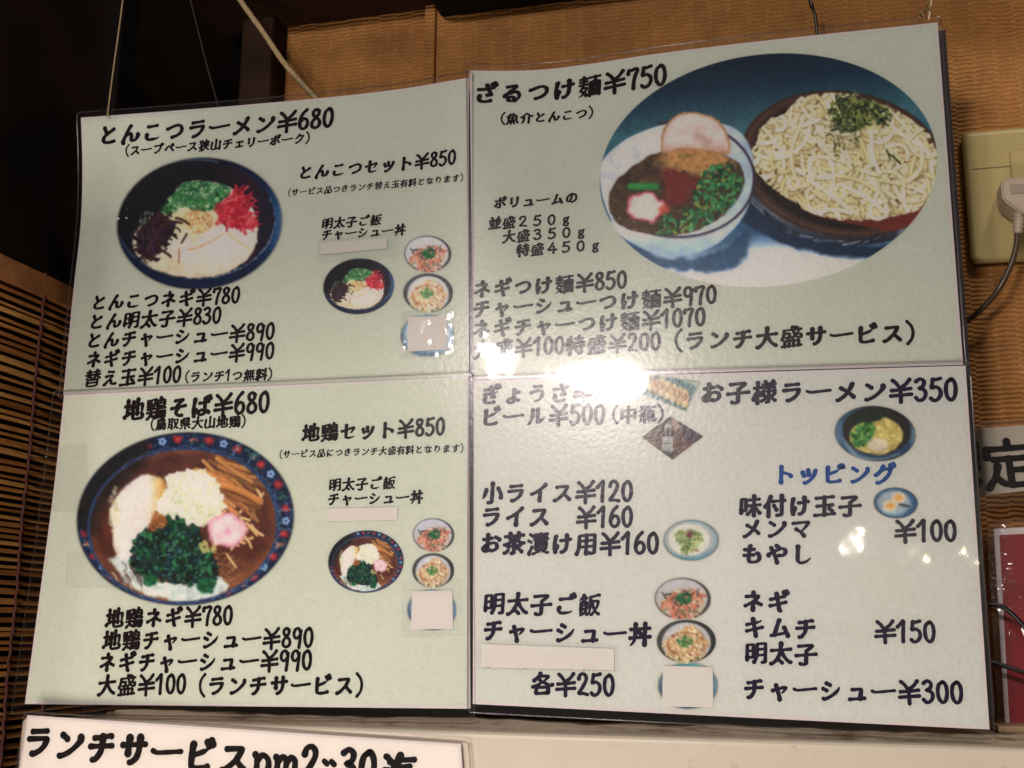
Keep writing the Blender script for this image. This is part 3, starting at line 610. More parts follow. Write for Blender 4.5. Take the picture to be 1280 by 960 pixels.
    def done(s, sd, soft=1.2, blur=2):
        s.al = np.clip(sd/(s.st*soft)+.5, 0, 1); s.tone(sd, .07, s.st*2.5, 77); s.tone(sd, .10, s.st*16, 78)
        for _ in range(blur):
            for ax in (0, 1): s.img = (np.roll(s.img, 1, ax)+2*s.img+np.roll(s.img, -1, ax))/4
        return s
def grad(t, stops):
    xs = [a for a, _ in stops]; c = np.array([b for _, b in stops], float)
    return np.stack([np.interp(t, xs, c[:, k]) for k in range(3)], -1)

def paint_tonkotsu():
    p = Pic(70, 20, 1210, 930, 4, 1); X, Y, r = p.X, p.Y, p.r
    out = p.ell(637, 477, 553, 440, -6)
    t = (X-637)/553*.85-.05-(np.abs(Y-480)/440)**2*.25
    p.fill(out, grad(t, [(-.5, (12, 16, 24)), (.1, (8, 14, 34)), (.55, (6, 30, 66)), (.72, (24, 62, 104)), (.85, (80, 112, 142)), (.95, (140, 150, 150))]), 2)
    p.fill(p.poly([(90, 560), (180, 760), (380, 870), (640, 915), (860, 880), (900, 800), (640, 850), (330, 800)]), (8, 24, 52), 4)
    inner = p.ell(612, 448, 527, 395, 0)
    p.fill(inner, grad((X-85)/1050, [(0, (14, 16, 22)), (.6, (14, 12, 20)), (.85, (36, 18, 32)), (1, (22, 20, 40))]), 2)
    ring = -np.abs(p.ell(612, 448, 527, 397, 0))+3
    m = (Y > 420) | (X < 900)
    p.fill(np.where(Y > 560, ring, -9), (92, 112, 140), 2, .7, 3, 12)
    p.fill(np.where((Y < 110) & (X > 420) & (X < 760), ring+2, -9), (90, 130, 160), 3, .6)
    for k in range(70):
        a = r.uniform(-.35, 1.4); p.caps(612+527*math.cos(a), 448+397*math.sin(a), 612+527*math.cos(a)+r.normal(0, 5), 448+397*math.sin(a)+r.normal(0, 4), r.uniform(1.5, 4), (150, 170, 195), .6)
    broth = p.poly([(400, 380), (520, 215), (700, 200), (860, 245), (985, 370), (1025, 520), (985, 680), (840, 790), (640, 838), (440, 815), (290, 755), (205, 660), (200, 560), (260, 470)])
    p.fill(broth, (208, 186, 156), 3, 1, 8, 30); p.clip = np.clip(broth/4+.5, 0, 1)
    p.fill(p.ell(600, 800, 420, 110), (200, 160, 128), 30, .7); p.fill(p.ell(560, 440, 190, 90), (206, 176, 116), 30, .7)
    p.tone(broth, .10, 40, 4); p.clip = None
    # roast pork
    ch = p.poly([(515, 640), (640, 600), (700, 520), (860, 490), (1000, 510), (1012, 600), (960, 700), (830, 780), (660, 815), (560, 800), (525, 740)])
    p.fill(ch, grad((Y-500)/330, [(0, (222, 190, 172)), (.4, (218, 180, 166)), (1, (212, 176, 150))]), 5, 1, 6, 40)
    p.tone(ch, .05, 60, 8)
    p.strand(560, 655, -.25, 260, 5, -.4, (196, 140, 100)); p.strand(830, 545, .6, 200, 5, .1, (200, 150, 96)); p.strand(500, 650, 1.4, 90, 4, .2, (110, 60, 40)); p.strand(552, 545, 1.9, 70, 7, .2, (70, 40, 34))
    # sesame and grated topping
    p.scatter(p.ell(625, 460, 100, 85), 260, lambda x, y: p.caps(x, y, x+r.normal(0, 5), y+r.normal(0, 5), r.uniform(2, 5), p.pick([(170, 112, 60), (140, 80, 40), (206, 160, 96), (190, 130, 80)]), .8))
    # green onion
    g = p.poly([(385, 400), (470, 270), (540, 205), (700, 200), (830, 235), (835, 300), (760, 375), (640, 390), (520, 370), (450, 410)])
    p.fill(g, (20, 78, 40), 4, .75, 14, 24)
    p.scatter(g, 420, lambda x, y: p.caps(x, y, x+r.normal(0, 8), y+r.normal(0, 5), r.uniform(4, 10), p.pick([(18, 84, 40), (40, 118, 50), (8, 50, 30), (120, 164, 100), (66, 132, 60), (20, 92, 52), (160, 180, 130)]), .7))
    p.scatter(p.ell(290, 450, 60, 50), 40, lambda x, y: p.caps(x, y, x+6, y-8, r.uniform(3, 8), p.pick([(60, 110, 70), (130, 160, 120), (30, 50, 36)]), .6))
    # wood ear mushroom
    mu = p.poly([(220, 560), (300, 450), (400, 425), (470, 480), (440, 560), (400, 620), (330, 700), (240, 680)])
    p.fill(mu, (34, 18, 24), 5, .92, 18, 30)
    p.scatter(mu, 200, lambda x, y: p.strand(x, y, r.uniform(0, 6), r.uniform(20, 70), r.uniform(3, 7), r.normal(0, 1.6), p.pick([(44, 22, 28), (26, 14, 22), (70, 38, 30), (52, 30, 50)], 5)))
    for a in ((360, 650, .2), (420, 470, -.4), (480, 440, .1), (260, 690, .3)): p.strand(*a, 100, 8, .5, (52, 30, 30))
    # red ginger
    g = p.poly([(740, 360), (840, 300), (900, 240), (965, 330), (960, 400), (1010, 490), (900, 510), (790, 470)])
    p.fill(g, (178, 28, 40), 4, .8, 16, 26)
    p.scatter(g, 190, lambda x, y: p.strand(x, y, r.choice([-1.1, .2, .9, 2.2])+r.normal(0, .4), r.uniform(24, 80), r.uniform(2.5, 6), r.normal(0, .5), p.pick([(196, 36, 46), (150, 18, 30), (222, 76, 78), (176, 28, 50)], 8), (110, 10, 24)))
    return p.done(out, 4)

def paint_jidori():
    p = Pic(55, 25, 1165, 920, 3.2, 2); X, Y, r = p.X, p.Y, p.r
    out = p.ell(607, 474, 545, 434, -4)
    p.fill(out, (12, 28, 62), 2); dark = p.poly([(60, 470), (110, 330), (250, 160), (420, 80), (400, 200), (300, 300), (200, 420), (140, 560)])
    # painted rim: flowers, dots and scallops on indigo
    p.tone(out, .35, 26, 3)
    rim = p.ell(607, 474, 545, 434, -4)
    def rp(a, k): return 607+math.cos(a)*545*k*math.cos(.07)-math.sin(a)*432*k*math.sin(-.07), 474+math.cos(a)*545*k*math.sin(-.07)+math.sin(a)*432*k*math.cos(.07)
    for k in range(420):
        a = r.uniform(0, 6.283); x, y = rp(a, r.uniform(.84, .99)); p.caps(x, y, x+r.normal(0, 5), y+r.normal(0, 5), r.uniform(2, 6), p.pick([(24, 70, 110), (20, 90, 80), (10, 16, 40), (60, 90, 140)]), .7)
    for a in np.arange(-1.9, 3.4, .155):
        x, y = rp(a, .925); kind = int(round(a/.155)) % 4
        if kind in (0, 2):
            p.fill(p.ell(x, y, 24, 20), (150, 28, 40), 3, 1, 8, 12); p.fill(p.ell(x, y, 9, 8), (196, 60, 50), 2)
        elif kind == 1:
            for j in range(5): p.caps(x+13*math.cos(j*1.257), y+13*math.sin(j*1.257), x+13*math.cos(j*1.257), y+13*math.sin(j*1.257), 8, (128, 156, 200))
            p.caps(x, y, x, y, 5, (30, 50, 110))
        else:
            for j in range(8): p.caps(x+r.normal(0, 16), y+r.normal(0, 12), x, y, 5, p.pick([(176, 110, 80), (20, 90, 70), (150, 60, 60)]), .8)
    for a in (-.02, .22, -.98, -.78):
        for k in np.linspace(.85, .99, 9): x, y = rp(a+.012*math.sin(k*90), k); p.caps(x, y, x, y, 4, (80, 160, 190), .8)
    p.fill(dark, (18, 20, 24), 9, .97)
    soup = p.ell(596, 508, 466, 378, -5)
    p.fill(soup+12, (30, 60, 110), 3, .9); 
    for a in np.arange(0, 6.283, .2):     # scalloped white-blue border
        for b in np.linspace(-.1, .1, 7):
            kk = 1.02+.035*math.cos(b/.1*math.pi/2); x, y = 596+math.cos(a+b)*466*kk*.996+math.sin(a+b)*378*kk*.087, 508-math.cos(a+b)*466*kk*.087+math.sin(a+b)*378*kk*.996
            if not (2.75 < a < 4.1): p.caps(x, y, x, y, 3.5, (120, 150, 185), .75)
    p.fill(soup, grad((Y-140)/700, [(0, (84, 40, 36)), (.35, (92, 40, 30)), (.7, (84, 34, 24)), (1, (130, 76, 44))]), 3, 1, 5, 26)
    p.clip = np.clip(soup/4+.5, 0, 1)
    p.fill(-np.abs(soup)+16, (150, 80, 40), 14, .5); p.fill(dark, (24, 22, 24), 22, .9)
    p.tone(soup, .22, 44, 9)
    p.scatter(soup, 150, lambda x, y: p.caps(x, y, x, y, r.uniform(1.5, 3.5), (176, 120, 90), .35))
    p.scatter(p.poly([(760, 620), (900, 700), (820, 800), (760, 760)]), 80, lambda x, y: p.caps(x, y, x+r.normal(0, 6), y, r.uniform(2, 5), (180, 130, 80), .5))
    # noodles and milky foam
    for k in range(26): p.strand(440+r.normal(0, 25), 500+r.normal(0, 30), r.uniform(-1, 1), 90, 6, r.normal(0, 1), p.pick([(186, 116, 60), (156, 88, 44)], 8), (96, 46, 24))
    for k in range(26): p.strand(880+r.normal(0, 50), 470+r.normal(0, 60), r.uniform(.4, 1.6), 80, 6, r.normal(0, 1), p.pick([(190, 140, 80), (206, 164, 110)], 8), (96, 56, 34))
    foam = p.poly([(230, 680), (330, 660), (360, 740), (480, 790), (640, 790), (760, 770), (812, 810), (760, 870), (600, 892), (430, 860), (320, 790)])
    p.fill(foam, (196, 202, 198), 5, .95, 18, 30); p.tone(foam, .16, 24, 12, 4)
    for k in range(60):
        x, y = 330+r.normal(0, 45), 740+r.normal(0, 30); p.strand(x, y, .5, 50, 3, 1, p.pick([(120, 110, 110), (90, 70, 60), (180, 170, 160)]))
    # chicken
    ck = p.poly([(230, 430), (290, 330), (380, 262), (470, 262), (508, 300), (496, 380), (452, 440), (420, 520), (400, 590), (362, 640), (280, 668), (250, 620), (246, 520)])
    p.fill(ck, grad((X-230)/280, [(0, (212, 196, 176)), (.3, (216, 196, 194)), (.7, (216, 198, 186)), (.9, (208, 166, 96)), (1, (184, 116, 54))]), 4, 1, 6, 30); p.tone(ck, .05, 40, 5)
    p.strand(262, 660, .1, 100, 4, -.7, (220, 214, 210)); 
    for k in range(40):
        x, y = 250+r.normal(0, 14), 440+r.normal(0, 40); p.caps(x, y, x+5, y+5, 9, p.pick([(186, 180, 140), (206, 196, 168)]), .5)
    # bamboo shoots
    for k in range(26):
        x, y = 680+r.uniform(0, 120), 200+r.uniform(-40, 130); p.strand(x, y, r.uniform(.25, .75), r.uniform(160, 290), r.uniform(8, 14), r.normal(0, .25), p.pick([(172, 100, 48), (146, 84, 44), (190, 124, 64), (120, 74, 44)], 6), (70, 32, 18), 6, .1)
    for a, b in ((660, 235), (770, 300)): p.strand(a, b, .12, 230, 17, .5, (184, 112, 52), (80, 38, 20), 6, .05)
    # chopped onion
    on = p.poly([(470, 420), (510, 330), (520, 262), (640, 236), (740, 268), (780, 350), (800, 420), (720, 500), (620, 500), (540, 470)])
    p.fill(on, (196, 192, 160), 5, .95, 16, 24)
    p.scatter(on, 700, lambda x, y: p.strand(x, y, r.uniform(0, 6), r.uniform(5, 20), r.uniform(4, 8), r.normal(0, .8), p.pick([(226, 222, 206), (212, 208, 184), (200, 194, 160), (218, 210, 200)], 5), (184, 176, 140), 2))
    # fish cake
    a = np.arctan2(Y-532, X-815); q = np.hypot((X-815)/96, (Y-532)/82)/(1+.07*np.cos(5*a+.6))
    p.fill((1-q)*82, (208, 120, 146), 5, 1, 8, 20); p.fill((.90-q)*82+vnoise(X, Y, 30, 5)*5, (228, 182, 186), 10); p.fill(p.ell(820, 540, 14, 16), (216, 130, 160), 8, .7)
    p.strand(740, 545, 1.0, 60, 4, .3, (220, 200, 200))
    # spinach
    sp = p.poly([(365, 580), (400, 545), (450, 560), (520, 500), (580, 480), (620, 530), (660, 515), (690, 600), (745, 660), (760, 740), (700, 780), (600, 790), (500, 770), (410, 750), (360, 680)])
    p.fill(sp, (8, 56, 42), 4, 1, 14, 30)
    p.scatter(sp, 620, lambda x, y: p.strand(x, y, r.uniform(0, 6), r.uniform(10, 42), r.uniform(3, 10), r.normal(0, 1.8), p.pick([(8, 62, 40), (6, 40, 36), (14, 84, 46), (8, 30, 40), (30, 104, 54), (8, 52, 58), (4, 28, 26)], 6), (3, 24, 22), 3))
    p.scatter(sp, 60, lambda x, y: p.strand(x, y, r.uniform(0, 6), 16, 2, 1, (80, 130, 124)))
    for c in ((710, 805, 46, 40), (430, 785, 34, 26)):
        e = p.ell(*c); p.fill(e, (10, 70, 46), 4, 1, 6, 14); p.scatter(e, 16, lambda x, y: p.caps(x, y, x+10, y+6, 6, p.pick([(30, 120, 60), (12, 84, 50)]), .8))
    p.scatter(p.ell(720, 610, 40, 30), 16, lambda x, y: p.caps(x, y, x+5, y+8, 9, (176, 160, 96), .8))
    p.clip = None
    return p.done(out, 3.5)

def paint_tsukemen():
    p = Pic(742, 60, 1172, 368, .72, 3); X, Y, r = p.X, p.Y, p.r
    out = np.minimum(p.ell(960.5, 212.8, 211.7, 144.9, -6.9), 1172.5-X)
    t = (Y-67)/290+(X-962)/2600
    p.fill(out+5, grad(t, [(0, (4, 24, 42)), (.12, (8, 38, 58)), (.30, (46, 88, 98)), (.42, (36, 84, 102)), (.7, (26, 70, 108)), (1, (110, 134, 156))]), 2)
    p.tone(out, .10, 4, 3)
    p.fill(p.poly([(790, 300), (870, 322), (950, 300), (1000, 305), (1080, 318), (1180, 300), (1180, 380), (780, 380)]), grad((Y-290)/60, [(0, (120, 150, 186)), (.35, (178, 178, 196)), (1, (214, 200, 204))]), 26, 1, 4, 20)
    p.fill(p.poly([(760, 230), (800, 308), (850, 322), (905, 312), (935, 288), (928, 330), (880, 340), (830, 336), (790, 318), (752, 280)]), (22, 58, 92), 9, .9, 4, 12)
    p.fill(p.poly([(925, 240), (950, 258), (1010, 290), (1090, 308), (1150, 300), (1140, 318), (1060, 322), (1000, 312), (950, 290), (920, 265)]), (10, 34, 62), 8, 1, 3, 12)
    # plate with noodles
    pl = p.ell(1054, 205, 126, 88, 9)
    p.fill(p.ell(1058, 214, 130, 91, 9), grad((Y-120)/180, [(0, (34, 20, 18)), (.6, (48, 36, 36)), (.82, (78, 84, 96)), (1, (30, 34, 48))]), 1.5)
    for k in range(60):
        a = r.uniform(.35, 2.9); kk = r.uniform(.95, 1.0); x, y = 1058+130*kk*math.cos(a+.1), 214+91*kk*math.sin(a+.1)
        p.strand(x, y, a+math.pi/2, r.uniform(6, 22), .7, -.15, p.pick([(110, 116, 130), (30, 26, 30), (70, 74, 90)]))
    p.fill(pl+3, (58, 34, 26), 2); p.fill(-np.abs(pl-2)+1.5, (84, 50, 36), 2, .8); p.fill(pl-8, (24, 12, 10), 3); p.tone(p.ell(1058, 214, 130, 91, 9), .18, 5, 8)
    p.fill(p.poly([(1010, 265), (1090, 285), (1130, 285), (1165, 250), (1170, 200), (1150, 240), (1100, 262)]), (110, 34, 26), 3, .9)
    mound = p.poly([(944, 190), (956, 158), (985, 140), (1010, 121), (1045, 117), (1090, 128), (1130, 145), (1160, 172), (1175, 205), (1168, 238), (1140, 262), (1100, 272), (1040, 272), (1000, 255), (965, 232), (948, 215)])
    p.fill(mound-3, (176, 150, 104), 4, 1, 4, 10); p.clip = np.clip((mound+2+vnoise(X, Y, 9, 6)*3)/.8+.5, 0, 1)
    cols = [(196, 182, 140), (204, 190, 152), (184, 166, 120), (212, 198, 164), (176, 154, 110), (192, 174, 132)]
    p.scatter(mound-1.5, 520, lambda x, y: p.strand(x, y, r.uniform(0, 6.28), r.uniform(35, 85), r.uniform(2.0, 2.7), r.normal(0, 2.0), p.pick(cols, 4), (112, 80, 46), 12, .5))
    for (x, y, a, L, b) in ((1040, 262, 0, 70, 5.8), (1108, 258, .8, 62, 5.6), (948, 196, 1.2, 46, 5.0), (972, 145, -.3, 32, 3.6), (1090, 170, 1.7, 48, -.6), (1130, 240, 1.8, 40, -1.2), (1010, 225, .5, 60, .2), (1050, 230, .4, 70, .3)):
        p.strand(x, y, a, L, 2.4, b, (216, 202, 162), (110, 76, 46), 12, .05)
    p.scatter(mound-6, 26, lambda x, y: p.strand(x, y, r.uniform(0, 6.28), r.uniform(2, 5), r.uniform(.7, 1.5), 0, p.pick([(120, 80, 50), (100, 64, 40)], 5), None, 2))
    p.clip = None
    nori = p.poly([(1040, 130), (1060, 122), (1090, 126), (1112, 140), (1108, 152), (1085, 156), (1062, 166), (1044, 158)])
    p.scatter(nori, 330, lambda x, y: p.strand(x, y, r.uniform(0, 6.28), r.uniform(3, 10), r.uniform(.6, 1.4), 0, p.pick([(36, 48, 22), (84, 92, 36), (24, 30, 18), (120, 124, 50), (60, 70, 30)], 6), None, 2))
    for k in range(40): p.strand(1050+r.normal(0, 14), 170+r.normal(0, 12), r.uniform(0, 6.28), r.uniform(4, 9), .7, 0, p.pick([(50, 56, 28), (90, 80, 40)], 5), None, 2)
    p.strand(1112, 193, .6, 18, 1.2, .3, (44, 56, 24)); p.strand(1108, 188, .9, 12, 1.0, .3, (44, 56, 24))
    # white bowl
    bowl = p.poly([(750, 226), (754, 200), (780, 176), (815, 160), (850, 153), (895, 153), (925, 165), (940, 190), (941, 215), (932, 262), (905, 298), (870, 316), (830, 318), (800, 308), (775, 290), (758, 262)])
    p.fill(bowl, grad((X-750)/190, [(0, (176, 166, 176)), (.4, (186, 176, 184)), (.8, (172, 170, 182)), (1, (140, 150, 170))]), 1.6)
    low = p.poly([(760, 275), (800, 294), (850, 296), (890, 280), (925, 245), (941, 215), (934, 262), (905, 298), (870, 317), (830, 319), (798, 308), (772, 292)])
    p.fill(low, grad((Y-250)/70, [(0, (150, 158, 178)), (.6, (176, 176, 192)), (1, (130, 150, 182))]), 3)
    rimo = p.ell(846, 222, 96, 73, -6)
    m = np.where((Y > 262) | (X > 915) | (Y < 165), 1, 0)
    for k in np.linspace(-1.75, 2.5, 150):
        x, y = 848+95*math.cos(k)*.994+74*math.sin(k)*.10, 224-95*math.cos(k)*.10*.6+72*math.sin(k)
        p.caps(x, y, x, y, 1.6, (44, 30, 46), .9); p.caps(x, y+2.3, x, y+2.3, .9, (110, 74, 62), .7)
    soup = p.poly([(762, 262), (764, 238), (785, 212), (815, 194), (850, 187), (890, 190), (920, 202), (930, 222), (922, 248), (900, 272), (868, 289), (830, 294), (795, 290), (772, 280)])
    p.fill(soup, (70, 44, 26), 2.5, 1, 2, 10); p.clip = np.clip(soup/1.5+.5, 0, 1)
    p.tone(soup, .4, 9, 14); p.fill(p.ell(868, 200, 44, 20, 5), (176, 120, 62), 12, .95, 4, 8); p.tone(p.ell(868, 200, 44, 20), .2, 5, 5)
    p.fill(p.poly([(835, 210), (880, 222), (885, 212), (865, 245), (835, 262), (830, 235)]), (112, 24, 20), 12, .95, 5, 10)
    gz = p.poly([(885, 210), (915, 208), (928, 228), (915, 255), (885, 278), (850, 290), (820, 292), (835, 268), (865, 262), (872, 235)])
    p.scatter(gz, 330, lambda x, y: p.strand(x, y, r.uniform(0, 6.28), r.uniform(1, 5), r.uniform(1.3, 2.8), 0, p.pick([(26, 92, 46), (44, 124, 60), (16, 60, 34), (120, 132, 50), (70, 140, 80), (60, 50, 24)], 8), None, 2))
    p.scatter(soup, 160, lambda x, y: p.caps(x, y, x+1.5, y, r.uniform(.5, 1.5), p.pick([(40, 56, 26), (120, 84, 40), (30, 20, 16), (150, 110, 60)]), .6))
    p.strand(788, 233, 0, 32, 4.2, .05, (36, 120, 44), (16, 50, 26), 4, .05)
    a = np.arctan2(Y-259, X-807); q = np.hypot((X-807)/25, (Y-259)/19)/(1+.08*np.cos(5*a))
    p.fill((1-q)*19, (184, 62, 84), 4, .9, 3, 6); p.fill((.84-q)*19, (226, 186, 182), 6, 1, 3, 6); p.fill(p.ell(830, 262, 8, 6), (170, 60, 30), 5, .7)
    p.clip = None
    # pork slice leaning on the bowl
    ch = p.poly([(826, 178), (830, 160), (842, 146), (858, 140), (880, 142), (900, 152), (911, 172), (912, 192), (895, 191), (860, 187), (830, 192)])
    p.fill(ch, (164, 108, 66), 1.6, 1, 1, 5); p.fill(ch-2.8, grad((Y-142)/50, [(0, (196, 168, 160)), (.7, (190, 160, 152)), (1, (170, 128, 112))]), 4, 1, 1.5, 8); p.tone(ch-4, .10, 8, 7)
    p.fill(p.ell(878, 174, 12, 5, 20), (150, 92, 74), 9, .4)
    p.clip = None
    return p.done(out, 1.3)

def paint_mentaiko():
    p = Pic(78, 18, 428, 292, 3.2, 4); r = p.r
    out = p.ell(253, 155, 167, 129, 2); p.fill(out, grad((p.X-80)/350, [(0, (60, 54, 62)), (1, (52, 42, 50))]), 2)
    pl = p.ell(246, 153, 154, 121, 2); p.fill(pl, grad((p.Y-30)/240, [(0, (176, 168, 182)), (1, (192, 178, 176))]), 2)
    m = p.poly([(130, 190), (160, 140), (220, 100), (300, 95), (355, 130), (350, 200), (300, 250), (220, 265), (190, 220)])
    p.fill(m-6, (190, 130, 104), 10, .85, 10, 20)
    p.scatter(m, 170, lambda x, y: p.strand(x, y, r.uniform(.4, 2.6), r.uniform(20, 50), r.uniform(3.5, 7), r.normal(0, .4), p.pick([(204, 110, 84), (186, 84, 66), (214, 150, 124), (210, 180, 150)], 7), (130, 70, 56), 2))
    p.scatter(m, 30, lambda x, y: p.strand(x, y, r.uniform(0, 3), 24, 2.2, 0, (50, 46, 44)))
    p.strand(130, 115, 1.1, 50, 3.5, 0, (40, 44, 46)); p.strand(150, 130, -.1, 40, 5, 0, (60, 50, 52)); p.strand(345, 95, 1.7, 50, 3, 0, (70, 60, 60))
    p.scatter(p.ell(255, 150, 44, 34), 70, lambda x, y: p.caps(x, y, x+8, y+5, r.uniform(4, 8), p.pick([(22, 92, 50), (14, 66, 40), (40, 120, 64)]), .85))
    for k in range(14): x, y = 250+r.normal(0, 70), 235+r.normal(0, 12); p.caps(x, y, x+8, y, 4, (60, 110, 70), .7)
    return p.done(out, 2)
def paint_chashudon():
    p = Pic(72, 284, 440, 578, 3.2, 5); r = p.r
    out = p.ell(256, 431, 177, 138, 0); p.fill(out, grad((p.X-80)/350, [(0, (66, 70, 72)), (.5, (60, 56, 60)), (1, (40, 42, 46))]), 2)
    pl = p.ell(256, 440, 146, 128, 0); p.fill(pl, grad((p.Y-300)/260, [(0, (180, 174, 186)), (1, (190, 178, 180))]), 2)
    m = p.poly([(128, 440), (190, 390), (215, 365), (290, 335), (345, 400), (375, 450), (320, 510), (230, 540), (160, 520)])
    p.fill(m, (192, 160, 124), 5, 1, 10, 20)
    p.scatter(m, 130, lambda x, y: p.strand(x, y, r.uniform(.6, 1.8), r.uniform(20, 60), r.uniform(5, 12), r.normal(0, .5), p.pick([(204, 178, 144), (214, 190, 164), (184, 140, 96), (206, 170, 130)], 6), (150, 100, 70), 3))
    for k in range(50):
        a = r.uniform(0, 6.28); x, y = 250+110*math.cos(a), 445+80*math.sin(a)*.9; p.caps(x, y, x+8, y+8, r.uniform(2, 6), p.pick([(130, 60, 44), (160, 90, 60)]), .7)
    p.scatter(p.ell(246, 430, 44, 38), 60, lambda x, y: p.caps(x, y, x+7, y+5, r.uniform(3, 7), p.pick([(50, 104, 50), (34, 84, 40), (96, 140, 80)]), .8))
    for x, y in ((280, 555), (320, 540), (210, 545)): p.caps(x, y, x+8, y, 5, (50, 90, 60))
    return p.done(out, 2)
def paint_blueplate():
    p = Pic(54, 576, 450, 892, 4, 6)
    out = p.ell(252, 733, 190, 149, 0); p.fill(out, grad((p.X-62)/380, [(0, (24, 66, 106)), (.2, (90, 130, 160)), (.8, (120, 150, 170)), (.93, (60, 106, 150)), (1, (90, 130, 160))]), 3)
    p.fill(p.ell(252, 720, 160, 125), (196, 190, 190), 10); p.fill(p.poly([(150, 850), (350, 850), (300, 885), (200, 885)]), (40, 84, 124), 10); p.fill(p.poly([(180, 600), (250, 584), (330, 600), (250, 604)]), (30, 130, 150), 6)
    return p.done(out, 4)
def paint_gyoza():
    p = Pic(60, 110, 600, 450, 5, 7); r = p.r
    out = p.poly([(70, 118), (585, 185), (462, 440), (75, 285)], False); p.fill(out, (176, 186, 182), 2)
    p.fill(p.poly([(100, 250), (340, 130), (545, 230), (462, 438), (360, 415)], False), (30, 110, 122), 4, 1, 4, 20); p.tone(out, .1, 30, 2)
    p.fill(p.poly([(110, 262), (370, 412), (340, 414), (100, 290)], False), (110, 150, 180), 5)
    for k in range(7):
        x, y = 130+k*50, 170+k*24
        p.strand(x+30, y-40, 1.75, 110, 26, -.2, p.pick([(216, 186, 140), (206, 160, 110), (224, 196, 150)], 4), (150, 96, 50), 6, .1); p.strand(x+30, y-20, 1.7, 50, 12, 0, (190, 122, 70))
    for k in range(14): x, y = 215+r.normal(0, 30), 140+r.normal(0, 10); p.strand(x, y, r.uniform(0, 3), 34, 5, 0, p.pick([(70, 84, 56), (120, 120, 90)]))
    return p.done(out, 3)
def paint_beer():
    p = Pic(78, 470, 620, 865, 4, 8); X, Y = p.X, p.Y; r = p.r
    out = p.poly([(82, 660), (330, 480), (612, 656), (348, 856)], False)
    p.fill(out, grad((X-80)/530, [(0, (126, 100, 78)), (.35, (112, 72, 50)), (.7, (120, 60, 46)), (1, (60, 30, 50))]), 2); p.tone(out, .15, 50, 3)
    p.fill(p.poly([(160, 610), (240, 540), (270, 600)], False), (50, 62, 70), 4); p.fill(p.poly([(390, 520), (612, 656), (520, 722), (440, 650)], False), (56, 32, 66), 8); p.fill(p.poly([(440, 800), (470, 730), (520, 722), (400, 830)], False), (170, 60, 40), 14)
    p.fill(p.poly([(330, 480), (400, 510), (390, 600), (350, 620)], False), (196, 150, 140), 6); p.strand(370, 560, .5, 40, 14, 0, (204, 166, 160))
    p.fill(p.poly([(300, 500), (328, 500), (330, 560), (356, 600), (356, 660), (260, 660), (258, 600), (285, 560)], False), (44, 26, 34), 4)
    for y in (590, 620): p.strand(290, y, 1.6, 40, 5, 0, (150, 140, 150)); p.strand(325, y, 1.6, 40, 5, 0, (120, 100, 110))
    p.fill(p.poly([(258, 655), (352, 655), (352, 790), (320, 800), (285, 800), (258, 780)], False), (196, 186, 196), 3); p.fill(p.poly([(280, 545), (338, 545), (340, 585), (278, 585)], False), (196, 186, 196), 5)
    p.fill(p.poly([(255, 780), (350, 785), (345, 850), (290, 815)], False), (50, 34, 70), 6)
    for k in range(6): p.strand(272+k*11, 708+(k % 2)*4, r.uniform(0, 1.5), 12, 2.5, 0, (90, 90, 110)); 
    p.strand(280, 740, 0, 40, 2, 0, (160, 154, 166))
    return p.done(out, 2, 0)
def paint_kids():
    p = Pic(545, 134, 860, 356, 2.4, 9); X, Y = p.X, p.Y; r = p.r
    out = p.ell(702, 246, 152, 104, 5); p.fill(out, grad((X-550)/300, [(0, (96, 130, 168)), (.12, (50, 86, 130)), (.5, (30, 60, 100)), (.92, (30, 56, 100)), (1, (110, 140, 170))]), 4)
    inn = p.ell(707, 236, 128, 91, 2); p.fill(inn, (34, 30, 32), 2); p.fill(p.poly([(580, 260), (640, 325), (720, 340), (790, 320), (770, 332), (700, 348), (620, 330)]), (140, 160, 180), 5, .8)
    s_ = p.poly([(610, 240), (640, 210), (730, 185), (790, 215), (806, 255), (780, 300), (720, 325), (650, 312), (612, 280)])
    p.fill(s_, (206, 180, 104), 3, 1, 3, 14); p.tone(s_, .12, 12, 2)
    p.clip = np.clip(s_/3+.5, 0, 1)
    p.scatter(s_, 90, lambda x, y: p.strand(x, y, r.uniform(0, 6), 20, 2.4, 1, p.pick([(216, 196, 126), (190, 160, 84)]), (160, 130, 70), 3))
    p.clip = None
    p.fill(p.poly([(612, 185), (650, 160), (730, 152), (735, 185), (690, 205), (640, 205)]), (22, 40, 28), 3, 1, 4, 10)
    g = p.poly([(608, 250), (630, 215), (680, 205), (695, 230), (680, 270), (650, 290), (620, 285)])
    p.scatter(g, 190, lambda x, y: p.caps(x, y, x+4, y+3, r.uniform(3, 6), p.pick([(40, 120, 44), (70, 150, 60), (24, 84, 36), (130, 170, 80)]), .85))
    p.fill(p.ell(712, 288, 40, 24), (218, 196, 182), 5, 1, 3, 10)
    return p.done(out, 2)
def paint_egg():
    p = Pic(690, 442, 868, 570, 2.6, 10); out = p.ell(779, 506, 83, 58, 3); p.fill(out, grad((p.X-695)/165, [(0, (20, 60, 116)), (.5, (40, 90, 140)), (1, (30, 74, 130))]), 3)
    p.fill(p.ell(772, 505, 64, 45, 3), (150, 160, 182), 5); p.fill(p.poly([(735, 530), (800, 530), (800, 552), (745, 548)]), (150, 180, 200), 6, .7)
    for x, y in ((758, 517), (790, 487)): p.fill(p.ell(x, y, 27, 22), (212, 190, 176), 3); p.fill(p.ell(x, y, 15, 11), (226, 150, 60), 4)
    p.strand(795, 512, .3, 34, 4, 0, (40, 50, 60))
    return p.done(out, 2)
